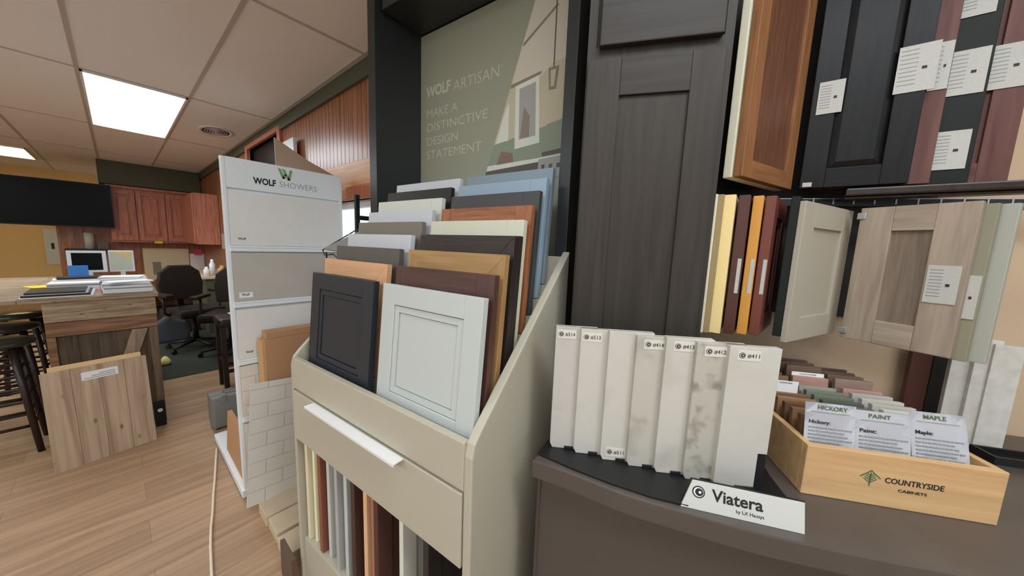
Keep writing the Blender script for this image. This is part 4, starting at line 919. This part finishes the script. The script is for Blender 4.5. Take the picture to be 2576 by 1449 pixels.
# ================================================================== HARD CASE, DARK PADDED STOOL, OFFICE CHAIR
hc = thing('hard_case', 'grey hard plastic carry case standing on the floor behind the shower display', 'case', T(.345, 3.03))
B().box(0, .24, 0, .07, .012, .25, bev=.018).obj('front_shell', 'casegray', hc); B().box(0, .24, .071, .16, .012, .25, bev=.018).obj('back_shell', 'casegray', hc)
B().tube([(.075, .07, .252), (.078, .07, .272), (.165, .07, .272), (.168, .07, .252)], .007, 8).obj('handle', 'casegray', hc)
for x in (.055, .17): B().box(x, x+.03, -.004, .072, .205, .258, bev=.003).obj('latch', 'casegray', hc)
for x in (.02, .2): B().box(x, x+.02, .02, .14, 0, .0118).obj('foot', 'black', hc)
bs = thing('padded_stool', 'black square stool with padded seat left of the shower display', 'stool', T(.665, 3.90))
B().box(-.145, .145, -.15, .15, .60, .68, bev=.03).obj('seat', 'leather', bs)
for sx_ in (-1, 1):
    for sy_ in (-1, 1): B().box(sx_*.115-.018, sx_*.115+.018, sy_*.115-.018, sy_*.115+.018, 0, .602, bev=.003).obj('leg', 'espresso', bs)
for sy_ in (-1, 1): B().box(-.097, .097, sy_*.115-.012, sy_*.115+.012, .17, .2).obj('rung', 'espresso', bs)
for sx_ in (-1, 1): B().box(sx_*.115-.012, sx_*.115+.012, -.097, .097, .26, .29).obj('rung', 'espresso', bs)
b = B(); 
for j in range(3): b.box(-.07, .07, -.09, .09, .004*j, .004*j+.0034, X=Matrix.Rotation(.1*j-.1, 4, 'Z'))
solo('paper_stack', b, 'paper', 'white papers lying on the black padded stool', 'papers', T(.70, 3.92, .6805))
oc = thing('office_chair', 'black office chair with armrest and rounded back before the far desk', 'chair', T(.55, 5.55, .006, radians(200)))
B().box(-.23, .23, -.22, .22, .42, .52, bev=.035).obj('seat', 'leather', oc)
bb_ = B(); bb_.prism([(-.2, .60), (.2, .60), (.22, .80), (.19, .95), (.1, 1.03), (-.1, 1.03), (-.19, .95), (-.22, .80)], -.26, -.20, 'xz', bev=.015); bb_.obj('backrest', 'leather', oc)
B().box(-.03, .03, -.275, -.255, .40, .75, bev=.004).obj('back_bar', 'black', oc)
for sx_ in (-1, 1): 
    B().box(sx_*.27-.04, sx_*.27+.04, -.16, .14, .68, .72, bev=.015).obj('armrest', 'leather', oc); B().tube([(sx_*.2, 0, .44), (sx_*.27, 0, .48), (sx_*.27, 0, .68)], .016, 8).obj('arm_post', 'black', oc)
B().tube([(0, 0, .10), (0, 0, .42)], .028, 12).obj('gas_column', 'black', oc)
for k in range(5):
    a = radians(72*k+20); lg_ = B().tube([(0, 0, .11), (.28*cos(a), .28*sin(a), .065)], [.022, .014], 8).obj('base_leg', 'black', oc)
    B().lathe([(.026, -.012), (.026, .012)], 12, X=L((.28*cos(a), .28*sin(a), .026)) @ Matrix.Rotation(a, 4, 'Z') @ Matrix.Rotation(pi/2, 4, 'X')).obj('caster', 'black', lg_)
oc2 = copy_thing(oc, T(.80, 5.0, .006, radians(150)), 'second black office chair half hidden behind the shower display')
# far desk with bottles, bags below
fd = thing('desk', 'dark wood desk under the pinned sheets at the back wall', 'desk', T(0, BY-.75))
B().box(.10, 1.10, 0, .72, .42, .45, bev=.003).obj('desktop', 'cherry', fd)
for x in (.12, 1.06): B().box(x, x+.03, .03, .70, .006, .419).obj('side_panel', 'cherry', fd)
solo('bag', B().prism([(-.17, 0), (.17, 0), (.19, .12), (.15, .26), (.06, .30), (.0, .36), (-.08, .29), (-.16, .24), (-.2, .1)], -.08, .08, 'xz', bev=.03), 'bagcloth', 'dark grey bag slumped on the floor left of the office chair', 'bag', T(.36, 6.1, .006))
solo('bag', B().prism([(-.12, 0), (.12, 0), (.13, .1), (.09, .22), (-.02, .27), (-.1, .2), (-.14, .1)], -.07, .07, 'xz', bev=.025), 'leather', 'small black bag beside the grey one on the dark carpet', 'bag', T(.58, 6.6, .006))
M['paleyellow'] = paint('pale yellow plastic', S(196, 190, 120), .6)
solo('crumpled_paper', B().lathe([(.0, 0), (.03, .005), (.05, .03), (.035, .06), (.028, .075), (.012, .095), (.0, .098)], 7), 'paleyellow', 'crumpled pale yellow paper on the carpet by the island', 'paper', T(.24, 5.0, .006))
sd = thing('side_desk', 'dark side counter along the panelled wall behind the chairs', 'desk', T(WX-.42, 6.2))
B().box(0, .385, 0, 1.5, .80, .83, bev=.002).obj('worktop', 'beigewall', sd); B().box(.03, .385, .02, 1.48, .006, .7995).obj('base', 'darkgreen', sd)
for i, (dx, dy, h, r, mt, lab) in enumerate(((.06, .10, .14, .035, 'paper', 'white cup at the left end of the side counter'), (.14, .22, .24, .035, 'whitegloss', 'white pump bottle on the side counter'), (.22, .05, .16, .05, 'cardlight', 'orange brown tub on the side counter'), (.28, -.02+.06, .12, .05, 'pink', 'pink container at the right of the side counter'))):
    solo('bottle', B().lathe([(.0, 0), (r, 0), (r, h*.7), (r*.5, h*.82), (r*.45, h), (.0, h)], 16), mt, lab, 'bottle', T(WX-.42+dx, 6.2+dy, .8305), 'containers on the side counter')

# ================================================================== BACK WALL CABINETS, SHEETS, TV
CBY = 8.92
def wall_cab(x0, x1, z0, z1, lab, doors):
    t = thing('wall_cabinet', lab, 'cabinet', T(x0, CBY), 'cherry wall cabinets at the back'); Wc = x1-x0
    B().box(0, Wc, .02, BY-CBY-.004, z0, z1).obj('carcass', 'cherry', t)
    B().box(-.012, Wc+.0, -.022, .1, z1+.001, z1+.045, bev=.006).obj('crown', 'cherry', t)
    n = doors; w_ = Wc/n
    for i in range(n):
        h = .05; f = B(); x = i*w_+.006; X2 = (i+1)*w_-.006
        f.box(x, x+.06, -.015, .019, z0+.03, z1-.03, bev=.004).box(X2-.06, X2, -.015, .019, z0+.03, z1-.03, bev=.004).box(x+.06, X2-.06, -.015, .019, z0+.03, z0+.1, bev=.004).box(x+.06, X2-.06, -.015, .019, z1-.1, z1-.03, bev=.004)
        d = f.obj('door', 'cherry', t); B().box(x+.061, X2-.061, .011, .019, z0+.101, z1-.101).box(x+.09, X2-.09, -.012, .0105, z0+.14, z1-.14, bev=.01).obj('raised_panel', 'cherry', d)
    return t
wall_cab(-.045, .265, 1.245, 2.17, 'cherry wall cabinet with one door partly behind the television', 1)
wall_cab(.268, .985, 1.245, 2.17, 'two door cherry wall cabinet with a yellow note under its middle', 2)
sy_c = at_x(553, 613, WX-.02).y; sx_c = at_y(486, 560, sy_c).x
sc_ = thing('side_wall_cabinet', 'plain sided cherry cabinet hanging on the panelled wall by the back corner', 'cabinet', T(sx_c, sy_c))
B().box(.02, WX-sx_c-.004, 0, CBY-sy_c-.03, 1.262, 2.10, bev=.003).obj('carcass', 'cherry', sc_)
B().box(0, .0195, .01, CBY-sy_c-.04, 1.275, 2.09, bev=.003).obj('door', 'cherry', sc_)
solo('sticky_note', B().box(-.05, .05, 0, .002, -.03, .03), 'yellowpaper', 'yellow note stuck to the bottom edge of the back cabinet', 'note', T(.50, CBY-.003, 1.262))
def sheet(x0, x1, z0, z1, mat, lab, y=BY-.004, name='pinned_sheet'): return solo(name, B().box(0, x1-x0, 0, .003, 0, z1-z0), mat, lab, 'paper', T(x0, y, z0))
M['buffpaper'] = paint('buff paper', S(186, 174, 140), .7)
sheet(.30, .915, .53, 1.13, 'buffpaper', 'large buff paper sheet pinned to the back wall under the cabinets')
sheet(.41, .52, .62, .87, 'ph_taupe', 'small photo print pinned on the large buff sheet', BY-.008)
sheet(.93, 1.14, .66, 1.03, 'paper', 'white notice pinned right of the large buff sheet'); sheet(.98, 1.12, .53, .65, 'paper', 'small white notice pinned below the white one')
sheet(1.0, 1.12, 1.0, 1.12, 'pink', 'pink note pinned above the white notice', BY-.008)
a_, b_ = at_y(163, 630, 9.05), at_y(253, 616, 9.05)
ws = thing('wall_shelf', 'black wall shelf above the dark screened monitor', 'shelf', T(a_.x, 8.95))
B().box(0, b_.x-a_.x, 0, BY-8.95-.004, a_.z, a_.z+.03, bev=.003).obj('shelf_board', 'black', ws)
for xx in (.08, b_.x-a_.x-.1): B().box(xx, xx+.02, .03, BY-8.95-.004, a_.z-.09, a_.z-.001).obj('shelf_bracket', 'black', ws)
c_ = at_y(224, 600, 9.08)
solo('paper_roll', B().lathe([(0, 0), (.055, 0), (.055, .27), (.04, .271), (0, .271)], 18), 'label', 'white paper roll standing on the black wall shelf', 'roll', T(c_.x, 9.08, a_.z+.0305))
solo('striped_box', B().box(0, .12, 0, .1, 0, .13, bev=.004), 'ph_dark', 'small dark box beside the paper roll on the wall shelf', 'box', T(c_.x+.08, 9.04, a_.z+.0305))
p_, q_ = at_x(556, 588, WX-.003), at_x(574, 628, WX-.003)
solo('pinned_sheet', B().box(WX-.003, WX+.0002, q_.y, p_.y, q_.z, p_.z), 'label', 'pale sheet pinned on the panelled wall beside the shower display edge', 'paper')
TY = 8.74; tl_, tr__ = at_y(277, 466, TY), at_y(292, 575, TY)
TX1 = (tl_.x+tr__.x)/2; TVW = 1.26
tv = thing('television', 'large black flat television mounted at the left end of the back cabinets', 'television', T(TX1-TVW, TY))
B().box(0, TVW, .004, .05, tr__.z, tl_.z, bev=.004).obj('housing', 'black', tv); B().box(.012, TVW-.012, .0, .0035, tr__.z+.015, tl_.z-.012).obj('screen', 'screen', tv)
B().box(.45, .75, .0505, .07, tr__.z+.2, tl_.z-.15).box(.55, .65, .07, BY-TY-.001, tr__.z+.3, tr__.z+.4).obj('wall_mount', 'blackmetal', tv)
ep_ = thing('panel_door', 'cream metal panel with a dark handle on the far yellow wall', 'panel', T(-.93, 11.48))
B().box(0, .27, 0, .018, .70, 1.42, bev=.003).obj('cover', 'palecream', ep_); B().box(.08, .115, -.012, -.0005, 1.02, 1.14, bev=.002).obj('handle', 'black', ep_)
